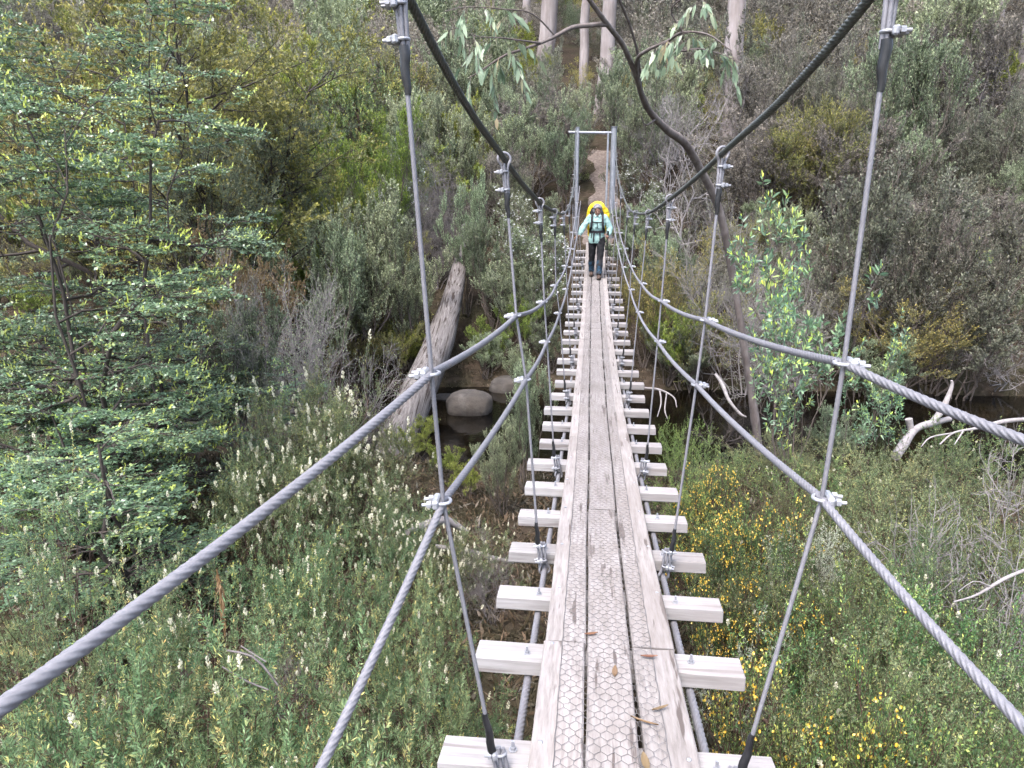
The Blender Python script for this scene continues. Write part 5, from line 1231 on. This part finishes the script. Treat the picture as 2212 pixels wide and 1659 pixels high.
mb = MB(); mb.ball(headpt((0, -.0935, -.058)), 1, 14, 8, (.022, .012, .0075)); link('lips', mb.mesh('lips', True), mk['lips'], man)
# rucksack under its yellow rain cover
pk = empty('backpack', W0 + WS * np.array([0, .12, 1.0])); pk.scale = (WS,) * 3; tag(pk, 'tall hiking backpack under a bright yellow rain cover on the walker', 'backpack')
PO = np.array([0, .12, 1.0])
def cover_(mb): oval(mb, [np.array(r_) - np.array([*PO, 0, 0]) for r_ in ((0, .24, .88, .15, .08), (0, .27, .95, .20, .125), (0, .28, 1.12, .235, .145), (.008, .28, 1.3, .268, .15), (.015, .275, 1.42, .262, .15), (.0, .26, 1.54, .215, .145), (-.015, .25, 1.63, .15, .13), (-.02, .25, 1.675, .07, .07))], 30, 2.6)
solid('rain_cover', cover_, mk['yellow'], pk, .012, 2, .07, .16)
def panel(mb): oval(mb, [np.array(r_) - np.array([*PO, 0, 0]) for r_ in ((0, .145, .93, .13, .03), (0, .135, 1.1, .15, .03), (0, .13, 1.35, .16, .035), (-.02, .12, 1.46, .15, .04), (-.02, .12, 1.54, .11, .04), (-.01, .12, 1.57, .05, .03))], 20, 3)
solid('back_panel', panel, mk['strap'], pk, .01, 2)
def ribbon(name, pts, w_, side=(1, 0, 0), th=.008):
    P = resample(np.array(pts, float) - PO, .02); T = nrm(np.gradient(P, axis=0)); s_ = nrm(np.array(side, float) - T * (T @ np.array(side, float))[:, None]); n_ = np.cross(T, s_)
    V = np.stack([P + s_ * w_ / 2 + n_ * th / 2, P - s_ * w_ / 2 + n_ * th / 2, P - s_ * w_ / 2 - n_ * th / 2, P + s_ * w_ / 2 - n_ * th / 2], 1); K = len(P)
    q = [[k * 4 + j, k * 4 + (j + 1) % 4, k * 4 + 4 + (j + 1) % 4, k * 4 + 4 + j] for k in range(K - 1) for j in range(4)] + [[0, 3, 2, 1], [K * 4 - 4, K * 4 - 3, K * 4 - 2, K * 4 - 1]]
    mb = MB(); mb.add(V.reshape(-1, 3), q); link(name, mb.mesh(name), mk['strap'], pk)
for sx in (-1, 1):
    ribbon('shoulder_strap', [(sx * .10, .13, 1.40), (sx * .112, .05, 1.438), (sx * .115, -.05, 1.41), (sx * .118, -.118, 1.32), (sx * .125, -.14, 1.22), (sx * .135, -.13, 1.12), (sx * .155, -.06, 1.06), (sx * .165, .06, 1.04)], .05)
    ribbon('webbing_strap', [(sx * .062, -.132, 1.02), (sx * .07, -.146, .92), (sx * .075, -.15, .79)], .03)
ribbon('chest_strap', [(-.13, -.139, 1.235), (0, -.148, 1.232), (.13, -.139, 1.235)], .022, (0, 0, 1)); ribbon('chest_strap', [(0, -.149, 1.23), (.004, -.147, 1.10)], .016)
ribbon('hip_belt', [(.178 * math.cos(t), .012 - .142 * math.sin(t), 1.035 - .01 * math.sin(t)) for t in np.linspace(-.5, math.pi + .5, 26)], .055, (0, 0, 1), .012)
ribbon('webbing_strap', [(-.12, -.128, 1.02), (-.125, -.14, .88)], .018)
for nm, top, tip, lab in (('a', (.238, -.24, 1.03), (.20, -.16, .008), 'hiking pole held upright in the left hand of the walker'), ('b', (.252, -.235, 1.02), (.262, .62, .07), 'hiking pole trailing backward from the left hand of the walker')):
    a, b = np.array(top), np.array(tip); d = b - a
    r_ = empty('hiking_pole', W0 + WS * b); r_.scale = (WS,) * 3; tag(r_, lab, 'hiking pole', 'hiking poles held by the walker')
    mb = MB(); mb.tube([a - b, a + d * .5 - b, a + d * .97 - b], [.0085, .008, .006], 10); link('shaft', mb.mesh('shaft', True), mk['pole'], r_)
    mb = MB(); mb.tube([a - d * .02 - b, a + d * .06 - b, a + d * .14 - b], [.016, .0135, .013], 12); link('grip', mb.mesh('grip', True), mk['black'], r_)
    mb = MB(); mb.tube([a + d * .925 - b, a + d * .94 - b], [.026, .02], 12); mb.tube([a + d * .97 - b, [0, 0, 0]], [.005, .003], 8); link('tip', mb.mesh('tip', True), mk['sole'], r_)
# ---------------------------------------------------------------- light, sky, camera
w = bpy.data.worlds.new("World"); scene.world = w; w.use_nodes = True
nt = w.node_tree; bg = nt.nodes['Background']
sk = nt.nodes.new('ShaderNodeTexSky'); sk.sky_type = 'NISHITA'; sk.sun_disc = False
SUN_EL, SUN_AZ = math.radians(62), math.radians(205)      # azimuth clockwise from +Y
sk.sun_elevation = SUN_EL; sk.sun_rotation = SUN_AZ; sk.air_density = 1.0; sk.dust_density = 3.0; sk.ozone_density = 1.0
hs = nt.nodes.new('ShaderNodeHueSaturation'); hs.inputs['Saturation'].default_value = .75
nt.links.new(sk.outputs[0], hs.inputs['Color']); nt.links.new(hs.outputs[0], bg.inputs[0]); bg.inputs[1].default_value = .12
sl = bpy.data.lights.new('sun', 'SUN'); sl.energy = 1.3; sl.angle = math.radians(25); sl.color = (1, .94, .92)
so = bpy.data.objects.new('sun', sl); COL.objects.link(so)
sd = Vector((math.sin(SUN_AZ) * math.cos(SUN_EL), math.cos(SUN_AZ) * math.cos(SUN_EL), math.sin(SUN_EL)))
so.rotation_euler = sd.to_track_quat('Z', 'Y').to_euler(); so.location = (0, -5, 30)
cd = bpy.data.cameras.new('camera'); cd.sensor_width = 36; cd.lens = 36 * FPX / 2212; cd.clip_end = 1000; cd.clip_start = .02
co = bpy.data.objects.new('camera', cd); COL.objects.link(co); co.location = CAM; co.rotation_euler = (_rx, 0, YAW)
scene.camera = co
scene.view_settings.view_transform = 'Standard'; scene.view_settings.look = 'None'; scene.view_settings.gamma = 1
scene.view_settings.use_curve_mapping = False; scene.view_settings.exposure = 2.55
cy = scene.cycles
cy.max_bounces = 7; cy.diffuse_bounces = 6; cy.glossy_bounces = 2; cy.transmission_bounces = 3; cy.transparent_max_bounces = 4
cy.use_denoising = True; cy.use_adaptive_sampling = True; cy.adaptive_threshold = .03; cy.adaptive_min_samples = 16
cy.caustics_reflective = False; cy.caustics_refractive = False
